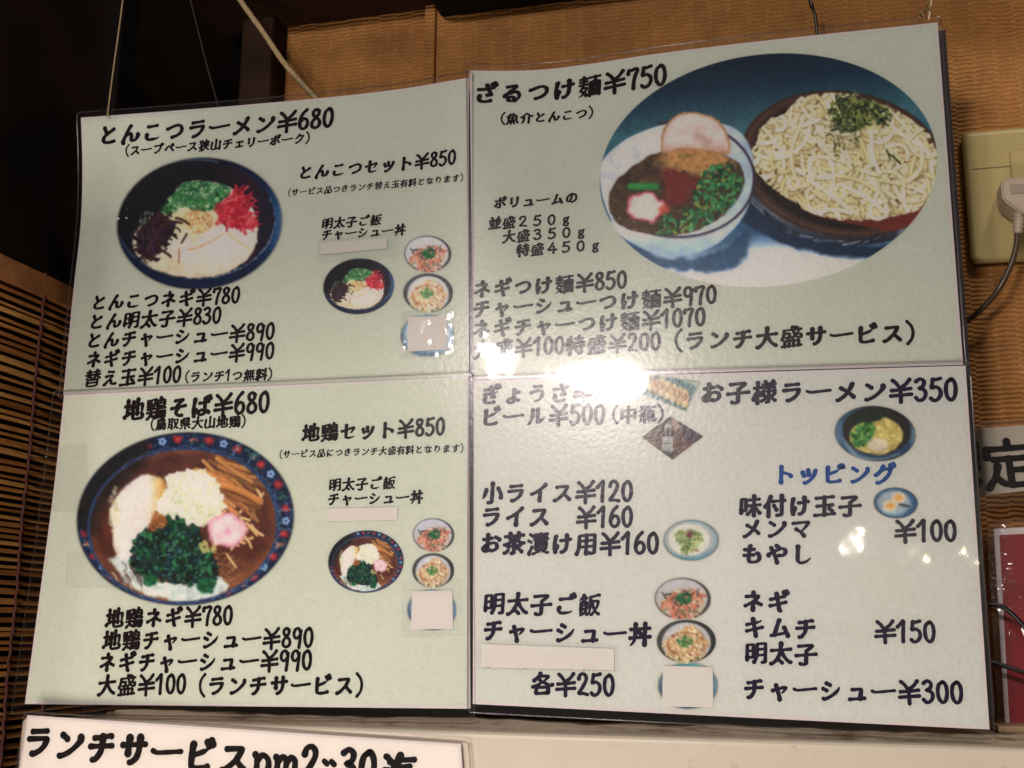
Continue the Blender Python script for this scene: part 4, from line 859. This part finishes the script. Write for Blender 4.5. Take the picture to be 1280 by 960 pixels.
def paint_chazuke():
    p = Pic(108, 32, 384, 240, 3, 11); r = p.r; out = p.ell(246, 136, 133, 98, 0)
    p.fill(out, grad((p.X-113)/265, [(0, (120, 150, 160)), (.5, (120, 156, 176)), (1, (140, 150, 166))]), 5); p.fill(p.ell(246, 214, 90, 20), (60, 120, 150), 12, .8)
    p.fill(p.ell(236, 133, 112, 82), (206, 196, 196), 4); p.fill(-np.abs(p.ell(236, 133, 104, 78))+1.5, (120, 96, 130), 2, .8); p.fill(p.ell(236, 133, 96, 70), (202, 194, 190), 3)
    g = p.poly([(170, 110), (210, 90), (270, 95), (300, 120), (280, 160), (250, 190), (200, 190), (190, 150)])
    p.scatter(g, 260, lambda x, y: p.strand(x, y, r.uniform(0, 6), r.uniform(6, 16), r.uniform(2, 4), .5, p.pick([(110, 130, 60), (150, 160, 96), (190, 190, 150), (80, 104, 50)]), None, 2))
    p.fill(p.ell(238, 108, 14, 15), (120, 40, 60), 4); p.strand(262, 183, .2, 20, 4, 0, (150, 110, 80))
    return p.done(out, 3)

# ------------------------------------------------------------------ the place: wall, beams, side window, blind, ledge
YW = .10
WD = simple('dark_stained_wood', (.030, .014, .008), .7, .4, 18, spec=.12)
WD2 = simple('black_wood', (.006, .0045, .004), .8, .3, 20, spec=.10)
def weave_mat():
    k = N('woven_rush_matting')
    g = k.n('NewGeometry'); sx = k.n('SeparateXYZ'); k.l(g.outputs['Position'], sx.inputs[0]); x, z = sx.outputs['X'], sx.outputs['Z']
    big = k.noise(13, 4, .65); wob = k.noise(60, 3, .6); fine = k.noise(420, 2, .6)
    zz = k.math('ADD', z, k.math('MULTIPLY', wob, .0042))
    PX = .0138
    col = k.math('FRACT', k.math('DIVIDE', x, PX)); ci = k.math('FLOOR', k.math('DIVIDE', x, PX))
    # rush rows, shifted half a row from one column to the next
    half = k.math('FRACT', k.math('MULTIPLY', k.math('SINE', k.math('MULTIPLY', ci, 12.9898)), 43.7585))
    row = k.math('ADD', k.math('DIVIDE', zz, .0032), half)
    rr = k.math('SINE', k.math('MULTIPLY', row, 6.2832))
    edge = k.math('ABSOLUTE', k.math('SUBTRACT', col, .5))             # .5 at a column's edge
    stitch = k.math('GREATER_THAN', edge, .40)
    st = k.math('MULTIPLY', stitch, k.math('GREATER_THAN', k.math('SINE', k.math('MULTIPLY', k.math('DIVIDE', zz, .0042), 6.2832)), .1))
    base = k.ramp(k.math('ADD', k.math('MULTIPLY', big, .6), k.math('MULTIPLY', fine, .4)), [(.3, (.42, .165, .034)), (.7, (.70, .32, .072))])
    c = k.mix(k.math('MULTIPLY', k.math('LESS_THAN', rr, -.35), .38), base, (.27, .105, .024))
    c = k.mix(k.math('MULTIPLY', k.math('MULTIPLY', st, fine), .72), c, (.78, .43, .12))
    c = k.mix(.55, c, k.ramp(k.noise(24, 6, .75), [(.34, (.42, .36, .32)), (.62, (1, 1, 1))]), 'MULTIPLY'); c = k.mix(.08, c, (.30, .22, .16)); k.l(c, k.b.inputs['Base Color']); k.set(Roughness=.62); k.b.inputs['Specular IOR Level'].default_value = .35
    h = k.math('ADD', k.math('MULTIPLY', rr, .5), k.math('MULTIPLY', st, 1.0)); h = k.math('ADD', h, k.math('MULTIPLY', fine, .6))
    k.l(k.bump(h, .7, .0012), k.b.inputs['Normal']); return k.m
M_WEAVE = weave_mat()
xl = at(357, 60, YW)[0]; xs = at(533, 60, YW)[0]
zt = at(440, 9, YW-.02)[2]
wall = box('wall', (xs+.004, YW, -.35), (1.6, YW+.02, .75), M_WEAVE); tag(wall, kind='structure')
wall2 = box('wall', (xl-.01, YW+.006, -.35), (xs+.0035, YW+.026, .75), M_WEAVE); tag(wall2, kind='structure')
tr = box('wall_corner_trim', (xs-.001, YW-.004, -.2), (xs+.008, YW+.0055, .75), M_WEAVE, None, .0015); tag(tr, kind='structure')
b = box('ceiling_beam', (xl-.06, YW-.07, zt+.003), (xs+.010, YW+.004, zt+.10), WD, None, .003); tag(b, 'dark stained wooden beam above the shaded strip of woven wall beside the post', 'beam')
zb = at(620, 5, YW-.02)[2]
b = box('ceiling_beam', (xs+.012, YW-.07, zb+.004), (1.6, YW-.002, zb+.10), WD2, None, .003); tag(b, 'black beam running over the woven matting wall behind the top of the menus', 'beam')
po = box('corner_post', (xl-.03, YW-.02, -.4), (xl-.002, YW+.03, .62), WD, None, .003); tag(po, 'dark brown wooden post at the left end of the woven wall', 'post')

XS = -.034                                         # side wall with the window, running towards the camera
sw = box('side_wall', (XS-.35, -1.1, -.8), (XS-.26, .45, .9), WD2); tag(sw, kind='structure')
zr = at_x(20, 328, XS)[2]
bk = box('back_wall', (XS-.3, .40, -.8), (1.6, .42, .9), WD2); tag(bk, kind='structure')
win = empty('side_window', (XS-.03, -.1, zr), 'dark window with black frame and unlit panes above the bamboo blind', 'window')
fr = [((XS-.03, -.62, zr-.5), (XS-.012, -.60, .75)), ((XS-.03, -.19, zr-.5), (XS-.008, -.165, .75)), ((XS-.03, .10, zr-.5), (XS-.004, .125, .75)), ((XS-.03, .34, zr-.5), (XS-.004, .37, .75))]
for lo, hi in fr: box('frame_post', lo, hi, WD2, win, .002)
kg = N('dark_glass'); kg.set(Roughness=.3); kg.l(kg.ramp(kg.noise(7, 3, .5), [(.35, (.006, .006, .007)), (.6, (.030, .016, .010)), (.75, (.012, .011, .012))]), kg.b.inputs['Base Color'])  # brown patches: faint reflections painted into the glass colour
for y0, y1 in ((-.60, -.19), (-.165, .10), (.125, .34)): box('pane', (XS-.024, y0, zr-.5), (XS-.020, y1, .75), kg.m, win)
ks = simple('rubbed_dark_board', (.030, .028, .022), .5, .4, 12)
box('sill_board', (XS-.019, -.60, zr+.002), (XS-.012, -.2, zr+.055), ks, win, .001)

# the bamboo blind: every split cane is its own piece
kb = N('bamboo_cane'); oi = kb.n('ObjectInfo'); kb.set(Roughness=.42)
gr = kb.noise(1, 4, .6, kb.coord((900, 30, 900)))
c1 = kb.ramp(oi.outputs['Random'], [(0, (.34, .13, .034)), (.35, (.64, .29, .085)), (.7, (.80, .42, .13)), (1, (.46, .17, .052))])
c2 = kb.ramp(gr, [(.3, (.45, .42, .40)), (.7, (1, 1, 1))]); kb.l(kb.mix(1.0, c1, c2, 'MULTIPLY'), kb.b.inputs['Base Color'])
kb.l(kb.bump(gr, .4, .001), kb.b.inputs['Normal'])
blind = empty('bamboo_blind', (XS, -.1, zr-.4), 'brown bamboo blind of thin split canes hanging at the left of the menus', 'blind')
rail_h = .0175
r_ = box('rail', (XS-.006, -.5, zr-rail_h), (XS+.004, .30, zr), simple('brown_bamboo_rail', (.32, .13, .048), .45, .35, 60), blind, .0015)
rng = random.Random(4)
def cane(h, seed):
    bm = bmesh.new(); n = 7; secs = 20; rr = random.Random(seed); rings = []
    for i in range(secs):
        y = -.5+.8*i/(secs-1); bow = math.sin(i*.9+seed)*.0006; hh = h*(1+rr.uniform(-.10, .10))/2
        rings.append([bm.verts.new((math.cos(t)*.0016+.0, y, math.sin(t)*hh+bow)) for t in [2*math.pi*k/n+.2 for k in range(n)]])
    for a, c in zip(rings, rings[1:]):
        for k in range(n): bm.faces.new((a[k], a[(k+1) % n], c[(k+1) % n], c[k]))
    bm.faces.new(rings[0]); bm.faces.new(rings[-1][::-1])
    for f in bm.faces: f.smooth = True
    me = bpy.data.meshes.new('slat'); bm.to_mesh(me); bm.free(); me.materials.append(kb.m); return me
canes = [cane(h, i) for i, h in enumerate((.0023, .0031, .0040, .0027, .0048, .0033, .0025, .0038))]
hs = (.0023, .0031, .0040, .0027, .0048, .0033, .0025, .0038)
z = zr-rail_h-.003
while z > zr-.42:
    j = rng.randrange(8)
    z -= hs[j]/2
    o = bpy.data.objects.new('slat', canes[j]); COL.objects.link(o); o.parent = blind; o.matrix_parent_inverse = Matrix.Translation(blind.location).inverted()
    o.location = (rng.uniform(-.0005, .0005)+XS, 0, z); o.rotation_euler = (rng.uniform(-.004, .004), 0, 0)
    z -= hs[j]/2+rng.uniform(.0013, .0030)
M_CORD = simple('dark_red_cord', (.075, .018, .016), .8, .3, 300)
for yp in (at_x(53, 345, XS)[1], at_x(-48, 345, XS)[1], at_x(95, 362, XS)[1]):
    pts = []; zz = zr+.001; q = 0
    while zz > zr-.42:
        pts.append((XS+.0026+.0005*math.sin(q*1.55), yp+.0007*math.sin(q*.21)+.0003*math.sin(q*2.1), zz)); zz -= .0035; q += 1
    tube('cord', pts, .0011, M_CORD, blind, 6)

# backing board behind the menus: a dark strip of it shows at the right
MB = simple('dark_board', (.016, .014, .020), .35, .3, 30)
a, b_ = at(1184, 37, .012), at(1213, 470, .012)
c_, d_ = at(1246, 890, .012), at(160, 160, .014)
V = []
outl = [(d_[0]-.02, .004), (c_[0]-.001, .006), (a[0]-.001, a[2]), (at(230, 150, .014)[0], at(230, 150, .014)[2]-.01)]
for y in (.012, .018): V += [(x, y, z_) for x, z_ in outl]
bo = mesh_obj('backing_board', V, [(0, 1, 2, 3), (7, 6, 5, 4), (0, 4, 5, 1), (1, 5, 6, 2), (2, 6, 7, 3), (3, 7, 4, 0)], MB)
tag(bo, 'dark flat board behind the four menu sheets, its edge showing at their right', 'board')

# ledge and cream panel below
kc = N('dirty_cream_paint'); kc.set(Roughness=.35)
n1 = kc.noise(16, 4, .6); n2 = kc.noise(120, 5, .7)
cc = kc.ramp(n1, [(.3, (.66, .59, .475)), (.7, (.72, .645, .525))]); dirt = kc.ramp(n2, [(.60, (1, 1, 1)), (.72, (.55, .42, .30))])
kc.l(kc.mix(.35, cc, dirt, 'MULTIPLY'), kc.b.inputs['Base Color']); kc.l(kc.bump(n2, .05, .001), kc.b.inputs['Normal'])
kw = N('grimy_ledge_wood'); kw.set(Roughness=.5)
n3 = kw.noise(1, 5, .65, kw.coord((7, 90, 120))); kw.l(kw.ramp(n3, [(.25, (.05, .028, .016)), (.45, (.20, .13, .075)), (.58, (.36, .27, .17)), (.8, (.46, .37, .25))]), kw.b.inputs['Base Color'])
kw.l(kw.bump(n3, .5, .001), kw.b.inputs['Normal'])
YB = -.018
zp = at(900, 924, YB)[2]
xl0 = at(100, 890, YB)[0]
panel = empty('cream_cabinet', (.5, YB, zp-.2), 'cream painted cabinet front with a worn rounded top edge below the menus', 'cabinet')
box('front_panel', (at(26, 900, YB)[0], YB, zp-.30), (1.5, YB+.02, zp), kc.m, panel, .003, 3)
led = empty('wooden_ledge', (.5, YB+.03, zp-.02), 'grimy narrow wooden ledge with chipped cream paint under the menu sheets', 'ledge')
zl = zp+.0035
box('board', (xl0, YB+.029, zp-.02), (1.5, YW-.002, zl), kw.m, led, .0012)
# chipped strip along its front
V = []; F = []; rg = random.Random(9); nn = 120
for i in range(nn+1):
    x = xl0+.01+(1.45-xl0)*i/nn; h = zl+.0012+rg.uniform(-.0006, .0008)+.0006*math.sin(i*.4); y0 = YB+.024+rg.uniform(-.0007, .0007)
    V += [(x, y0, zl-.006), (x, y0, h), (x, y0+.006+rg.uniform(-.001, .001), h+.0003), (x, y0+.007, zl-.006)]
    if i: F += [(4*i-4+k, 4*i-4+(k+1) % 4, 4*i+(k+1) % 4, 4*i+k) for k in range(4)]
F += [(0, 1, 2, 3), (4*nn+3, 4*nn+2, 4*nn+1, 4*nn)]
kp = N('chipped_cream_paint'); kp.set(Roughness=.45); n4 = kp.noise(1, 5, .65, kp.coord((30, 100, 300)))
kp.l(kp.ramp(n4, [(.36, (.16, .10, .06)), (.48, (.40, .32, .22)), (.7, (.52, .44, .33))]), kp.b.inputs['Base Color'])
mesh_obj('painted_nosing', V, F, kp.m, led)
gp = box('groove_backing', (xl0, YB+.0195, zp-.04), (1.5, YB+.0245, zp-.006), WD2, led)
lw = box('wood_block', tuple(at(1239, 905, .055)*np.array([1, 0, 0])+np.array([0, .03, zl+.0003])), (1.3, .095, zl+.004), simple('pale_bare_wood', (.42, .29, .17), .6, .3, 30), None, .001)
tag(lw, 'pale bare wood block lying on the ledge at the far right', 'wood block')

# wall outlet, plug and cable
M_PL = simple('yellowed_plastic', (.52, .42, .17), .38, .08, 20)
M_PG = simple('grey_beige_plastic', (.46, .38, .28), .4, .1, 40)
A, B = at(1199, 166, YW-.006), at(1218, 330, YW-.006)
ou = empty('wall_outlet', (A[0]+.03, YW, B[2]), 'yellowed beige outlet plate on the woven wall with a plug in it', 'wall outlet')
box('plate', (A[0]+.001, YW-.009, B[2]), (A[0]+.085, YW-.0005, A[2]), M_PL, ou, .0045, 4)
box('socket_face', (A[0]+.030, YW-.0115, B[2]+.022), (A[0]+.058, YW-.0085, A[2]-.018), M_PL, ou, .001)
ks_ = simple('plate_seam', (.16, .11, .04), .6)
box('seam', (A[0]+.006, YW-.0093, A[2]-.0285), (A[0]+.079, YW-.0088, A[2]-.0279), ks_, ou)
for zz_ in (A[2]-.008, B[2]+.008):
    tube('screw', [(A[0]+.044, YW-.0088, zz_), (A[0]+.044, YW-.0102, zz_)], .0026, M_PL, ou, 12); box('screw_slot', (A[0]+.0418, YW-.0104, zz_-.0003), (A[0]+.0462, YW-.01015, zz_+.0003), ks_, ou)
pc = empty('plugged_cable', tuple(at(1262, 260, YW-.03)), 'grey beige plug with ribbed strain relief and brown cable hanging from the outlet', 'plug')
p0, p1 = at(1252, 222, YW-.03), at(1300, 262, YW-.03)
bm = bmesh.new()
outl = [(1250, 226), (1256, 221), (1300, 219), (1300, 300), (1288, 305), (1270, 286), (1262, 268), (1253, 262), (1250, 250)]
def prism(name, px, y0, y1, mat, parent, bev=.0012):
    bm = bmesh.new(); f = [bm.verts.new(at(x, y, y0)) for x, y in px]
    g = [bm.verts.new((v.co.x, y1, v.co.z)) for v in f]; bm.faces.new(f[::-1]); bm.faces.new(g)
    for i in range(len(f)): bm.faces.new((f[i], f[(i+1) % len(f)], g[(i+1) % len(f)], g[i]))
    bmesh.ops.recalc_face_normals(bm, faces=bm.faces)
    if bev: bmesh.ops.bevel(bm, geom=bm.edges[:], offset=bev, segments=2, affect='EDGES')
    me = bpy.data.meshes.new(name); bm.to_mesh(me); bm.free(); return link(name, me, mat, parent)
prism('plug', [(1251, 227), (1256, 222), (1302, 219), (1306, 262), (1280, 268), (1272, 263), (1254, 250)], YW-.034, YW-.0118, M_PG, pc)
prism('plug_label', [(1263, 231), (1280, 230), (1281, 241), (1264, 242)], YW-.0346, YW-.0338, simple('grey_mould_mark', (.30, .25, .19), .6), pc, 0)
sr = []; rad = []
for i in range(28):
    t = i/27; q = at(1276-4*t, 258+34*t, YW-.027); sr.append(q); rad.append((.0042-.0014*t)*(1+.14*(1 if i % 4 < 2 else -1)))
tube('strain_relief', sr, rad, M_PG, pc, 12)
M_CB = simple('brown_cable_sheath', (.075, .050, .030), .3, .2, 60)
tube('cable', spline([at(x, y, yy) for x, y, yy in ((1272, 288, YW-.027), (1270, 310, YW-.027), (1262, 335, YW-.026), (1248, 362, YW-.024), (1228, 385, YW-.018), (1208, 401, YW-.012), (1180, 416, YW-.009))]), .0019, M_CB, pc, 10)

# strings and wires holding the sheets
M_STR = simple('pale_twine', (.33, .24, .125), .7, .3, 400); M_DK = simple('black_wire', (.01, .009, .009), .35, .2)
o = tube('string', [at(134, 146, -.002), at(141, 92, 0), at(151, 20, .0), at(156, -20, .0)], .00062, M_STR); tag(o, 'thin pale string rising from the top left corner of the pork bone ramen sheet', 'string')
o = tube('rope', spline([at(286, -24, .035), at(300, 0, .035), at(330, 42, .036), at(356, 80, .037), at(384, 112, .038), at(420, 150, .040)]), [.0020, .0021, .0021, .0022, .0020, .0022, .0021, .0021]*5+[.0020], M_STR, None, 8); tag(o, 'thick pale jute cord slanting down behind the top left menu sheet', 'cord')
o = tube('wire', spline([at(236, -8, .03), at(248, 40, .03), at(258, 80, .03), at(273, 134, .03)]), .0006, simple('grey_wire', (.014, .012, .011), .6), None, 6); tag(o, 'thin dark wire hanging before the black window above the left sheets', 'wire')
o = tube('wire', spline([at(1010, -10, .06), at(1014, 6, .06), at(1019, 20, .062), at(1022, 50, .065)]), [.0012, .0012, .0013, .0014, .0013, .0011, .0012, .0014, .0016, .0015, .0013, .0012, .0011, .0011, .0011, .0012, .0012, .0012, .0012, .0012, .0012, .0012, .0012, .0012, .0012], M_DK, None, 7); tag(o, 'short black wire end hanging above the noodle dish sheet', 'wire')
kn = empty('tie_string', tuple(at(1160, 20, -.003)), 'thin string with a rusty twist tied at the top right corner of the sheets', 'string')
tube('string', [at(1165, -20, .0), at(1164, 4, -.001), at(1161, 24, -.003)], .0005, simple('pale_thread', (.70, .55, .38), .6), kn, 6)
M_TW = simple('rusty_twist', (.22, .13, .05), .4, .5, 800)
rg = random.Random(2)
for c0 in ((1152, 18), (1159, 10)):
    pts = [at(c0[0]+rg.uniform(-5, 5), c0[1]+rg.uniform(-6, 6), -.003+rg.uniform(-.002, .002)) for _ in range(9)]
    tube('twist', spline(pts, 5), .0007, M_TW, kn, 6)

# lamination sheets at the right: the 'limited' notice and the red poster
LIM = Sheet('white laminated strip with big black characters beside the lower right menu', [(1180, 539), (1330, 528), (1334, 608), (1182, 624)], .05, (.003, .003, .003, .008), cat='notice', group=None, name='paper_notice', bg=M_SHADEPAPER, inset=.0002)
TL = Sheet('top left laminated menu with white pork soup ramen in a black bowl', [(101, 147), (586, 97), (586, 474), (79, 494)], 0.0, (.0030, .0030, .0040, .0030),
           top=[(0, 0), (.25, 3.0), (.47, 5), (.7, 6), (.83, 5.0), (1, 0)], left=[(0, 0), (.35, 4), (.66, 8), (.85, 5), (1, 0)])
TR = Sheet('top right laminated menu with dipping noodles on a plate beside a white bowl', [(587, 88), (1172, 28), (1204, 456), (592, 474)], -.0006, (.0020, .0015, .0045, .0025),
           top=[(0, 0), (.08, 5), (.17, 8), (.27, 7), (.40, 3.5), (.6, 1), (1, 0)])
BL = Sheet('bottom left laminated menu with brown soup noodles and spinach in a patterned bowl', [(80, 494), (586, 471), (588, 886), (31, 880)], -.0014, (.0085, .0030, .0030, .0065), left=[(0, 0), (.4, 1.5), (.7, 2), (1, 0)])
BR = Sheet('bottom right laminated menu with side dishes, toppings and blue heading', [(592, 476), (1207, 457), (1237, 912), (591, 880)], -.0022, (.0032, .0022, .0030, .0050), bg=M_WHITE)
for s_, k_ in ((TL, M_INK), (TR, M_INK), (BL, M_INK), (BR, M_INK2)): s_.ink = k_
T = TL.text
T("とんこつラーメン¥680", (127, 181.5), (416.5, 159.5)); T("(スープベース狭山チェリーポーク)", (156.5, 195), (387, 178.5), weight=1.05)
T("とんこつセット¥850", (375, 224.5), (570, 206)); T("(サービス品つきランチ替え玉有料となります)", (360, 245.5), (579, 226.5), weight=.88)
T("明太子ご飯", (402, 286), (477, 281)); T("チャーシュー丼", (402, 300), (507, 293.5))
T("とんこつネギ¥780", (116, 388), (299.5, 379.5)); T("とん明太子¥830", (113, 412), (276, 405)); T("とんチャーシュー¥890", (110, 435.5), (343, 425))
T("ネギチャーシュー¥990", (108, 459.5), (342.5, 449.5)); T("替え玉¥100", (105, 483.5), (226, 479)); T("(ランチ1つ無料)", (231, 478), (340, 474.5))
T = BL.text
T("地鶏そば¥680", (153, 525.5), (337, 516.5)); T("(鳥取県大山地鶏)", (188, 537.5), (307, 533.5))
T("地鶏セット¥850", (376.5, 552), (556.5, 544.5)); T("(サービス品につきランチ大盛有料となります)", (349.5, 573), (579.5, 565), weight=.88)
T("明太子ご飯", (411, 613.5), (494.5, 611)); T("チャーシュー丼", (410, 631.5), (529, 629))
T("地鶏ネギ¥780", (130.5, 784.5), (291, 782)); T("地鶏チャーシュー¥890", (127, 812), (392, 810)); T("ネギチャーシュー¥990", (124, 839.5), (390, 838.5))
T("大盛¥100", (121, 868.5), (232.5, 868.2)); T("(ランチサービス)", (248, 869), (454, 869))
T = TR.text
T("ざるつけ麺¥750", (595.5, 129), (834, 107)); T("(魚介とんこつ)", (625.5, 155), (741.5, 147))
T("ボリュームの", (617.5, 261), (722, 253.5)); T("並盛２５０g", (610, 286.5), (712, 281)); T("大盛３５０g", (627.5, 303.5), (731, 297)); T("特盛４５０g", (645, 320.5), (749, 314))
T("ネギつけ麺¥850", (592.5, 372), (784, 361)); T("チャーシューつけ麺¥970", (591.5, 397), (896.5, 380)); T("ネギチャーつけ麺¥1070", (591.5, 422), (882.5, 408))
T("大盛¥100特盛¥200", (591, 448), (826.5, 438.5)); T("(ランチ大盛サービス)", (843, 438), (1144, 428))
T = BR.text
T("ぎょうざ¥300", (603, 505.5), (789, 501)); T("ビール¥500", (604, 533), (756.5, 531)); T("(中瓶)", (765, 528.5), (830, 527))
T("お子様ラーメン¥350", (876.5, 504), (1198, 502)); T("トッピング", (973, 605), (1121.5, 605), M_BLUE)
T("味付け玉子", (923.5, 645), (1078, 644.5)); T("メンマ", (928, 673), (1014, 672.5)); T("¥100", (1117.5, 677), (1196.5, 678)); T("もやし", (928, 705), (1014, 705.5))
T("小ライス¥120", (602.5, 628.5), (791.5, 628)); T("ライス", (603, 658.5), (686, 658.5)); T("¥160", (719.5, 659.5), (791.5, 660)); T("お茶漬け用¥160", (601, 691.5), (824, 693.5))
T("明太子ご飯", (604, 767), (751.5, 769.5)); T("チャーシュー丼", (604, 800), (815, 807)); T("ラーメンご飯", (605, 835), (752, 837))
T("各¥250", (663.5, 867.5), (768.5, 871.5)); T("ネギ", (929, 764), (988, 765.5)); T("キムチ", (931, 796.5), (1020, 799)); T("¥150", (1092.5, 802.5), (1170.5, 804.5))
T("明太子", (931, 828.5), (1023, 831)); T("チャーシュー¥300", (930, 873.5), (1205, 881))

# printed photographs
W1 = (186, 178, 158); W2 = (192, 182, 172)
aff = lambda k, x0, s: (lambda X, Y: x0+(X if k == 'x' else Y)/s)
ton = paint_tonkotsu(); jid = paint_jidori(); tsu = paint_tsukemen(); men = paint_mentaiko(); cha = paint_chashudon(); blu = paint_blueplate()
TL.picture(ton, aff('x', 130, 5.333), aff('y', 190, 5.333), white=(160, 153, 132))
TL.picture(ton, lambda X, Y: 448.5+(X-637)/12.4, lambda X, Y: 358+(Y-477)/12.6, 2, (160, 153, 132))
BL.picture(jid, aff('x', 80, 4), aff('y', 530, 4), white=(182, 175, 154))
BL.picture(jid, lambda X, Y: 457.5+(X-607)/11.5, lambda X, Y: 702+(Y-474)/11.1, 2, (186, 178, 158))
TR.picture(tsu, lambda X, Y: X, lambda X, Y: Y, white=(160, 152, 133))
TL.picture(men, aff('x', 490, 5.65), aff('y', 290, 5.65), 2, (168, 160, 140)); TL.picture(cha, aff('x', 490, 5.65), aff('y', 290, 5.65), 2, (168, 160, 140)); TL.picture(blu, aff('x', 490, 5.65), aff('y', 290, 5.65), 2, (168, 160, 140))
BL.picture(men, lambda X, Y: 542+(X-253)/6.4, lambda X, Y: 668.7+(Y-155)/6.15, 2, W1); BL.picture(cha, lambda X, Y: 541.6+(X-256)/6.7, lambda X, Y: 713+(Y-431)/6.4, 2, W1); BL.picture(blu, lambda X, Y: 540+(X-252)/6.15, lambda X, Y: 762.5+(Y-733)/5.8, 2, W1)
WB = np.array([.70, .715, .665])
kw_ = dict(base=WB)
BR.picture(men, lambda X, Y: 853.5+(X-253)/4.75, lambda X, Y: 748.5+(Y-155)/4.9, 2, W2, **kw_); BR.picture(cha, lambda X, Y: 858+(X-256)/4.78, lambda X, Y: 801.5+(Y-431)/5.1, 1, W2, off=.00016, **kw_)
BR.picture(blu, lambda X, Y: 860+(X-252)/5.1, lambda X, Y: 857+(Y-733)/5.1, 1, W2, **kw_)
BR.picture(paint_gyoza(), aff('x', 790, 6.855), aff('y', 450, 6.855), 1, (215, 205, 195), **kw_); BR.picture(paint_beer(), aff('x', 790, 6.855), aff('y', 450, 6.855), 1, (215, 200, 192), gain=.8, **kw_)
BR.picture(paint_kids(), aff('x', 860, 3), aff('y', 460, 3), 1, W2, **kw_); BR.picture(paint_egg(), aff('x', 860, 3), aff('y', 460, 3), 1, W2, **kw_); BR.picture(paint_chazuke(), aff('x', 800, 3.84), aff('y', 640, 3.84), 1, W2, **kw_)

# correction strips and squares stuck over dishes that are no longer served
M_PINK = cover_mat('pinkish_cover_paper', (.86, .815, .77)); M_CREAMT = cover_mat('cream_cover_tape', (.84, .81, .76))
M_PALE = cover_mat('pale_pink_tape', (.80, .785, .71))
TL.patch('cover_strip', [(401, 304), (484, 298), (485, 311), (401, 319)], M_PALE, .0010)
TL.patch('cover_square', [(511, 397), (559, 395), (559, 437), (510, 440)], M_PINK, .0010)
BL.patch('cover_strip', [(410, 636), (498, 634), (497, 650), (409, 652)], M_PINK, .0010)
BL.patch('cover_square', [(516, 739), (566, 738), (567, 786), (514, 787)], M_PINK, .0010)
BR.patch('cover_strip', [(603, 805), (768, 811), (768, 838), (602, 834)], M_CREAMT, .0010)
BR.patch('cover_square', [(829, 832), (891, 834), (892, 884), (828, 883)], M_CREAMT, .0010)
TL.patch('clear_tape', [(398, 300), (498, 291), (500, 322), (398, 330)], M_CRINKLE, .0017, nu=20, nv=8)
TL.patch('clear_tape', [(502, 391), (568, 388), (568, 446), (502, 449)], M_CRINKLE, .0017, nu=14, nv=12)
BL.patch('clear_tape', [(504, 726), (578, 724), (579, 795), (503, 797)], M_FILM, .0017, nu=14, nv=12)
BR.patch('clear_tape', [(597, 800), (772, 806), (772, 840), (596, 837)], M_FILM, .0017, nu=20, nv=8)
BL.patch('crinkled_tape', [(52, 560), (112, 556), (110, 640), (44, 640)], M_CRINKLE, .0017, nu=14, nv=14)
BL.patch('clear_tape', [(86, 690), (152, 690), (150, 735), (84, 735)], M_CRINKLE, .0017, nu=14, nv=10)

# strip along the right: characters, red poster, wires
LIM.ink = ink('notice_ink', (.012, .010, .012))
LIM.text("限", (1162, 609), (1229, 608), aspect=1.0, weight=1.2); LIM.text("定", (1232, 611), (1300, 606))
RED = Sheet('red laminated poster with white border and crinkled film right of the menus', [(1242, 661), (1340, 656), (1360, 930), (1258, 934)], .055, (.004, .004, .004, .004), cat='poster', group=None, name='red_poster', bg=None)
M_RED = simple('dark_red_print', (.30, .004, .014), .4, .1, 20)
RED.patch('red_print', [(1249, 669), (1345, 664), (1360, 940), (1264, 944)], M_RED, .0004)
RED.patch('crinkled_film', [(1238, 650), (1345, 645), (1345, 800), (1240, 800)], M_CRINKLE2, .0016, nu=20, nv=26)
wr = empty('wire_rack', tuple(at(1250, 800, .03)), 'black wire loops sticking out past the right edge of the menus over the red poster', 'wire rack')
tube('wire_loop', spline([at(x, y, .03) for x, y in ((1215, 762), (1235, 756), (1252, 758), (1266, 768), (1282, 785), (1300, 806))]), .0013, M_DK, wr, 8)
tube('wire_loop', spline([at(x, y, .03) for x, y in ((1215, 826), (1240, 828), (1260, 834), (1282, 841), (1310, 846))]), .0013, M_DK, wr, 8)

# the lunch notice on the cream cabinet
SG = Sheet('white laminated lunch service notice stuck on the cream cabinet below the menus', [(34, 894), (576, 930), (590, 1120), (8, 1075)], YB-.003, (.002, .005, .002, .002), cat='notice', group=None, name='lunch_notice', bg=M_SIGNPAPER)
SG.ink = ink('sign_ink', (.008, .007, .008))
SG.text("ランチサービスpm2:30", (31, 945), (470, 984), weight=1.12, aspect=1.0); SG.text("迄", (474, 984), (520, 988), weight=1.05)
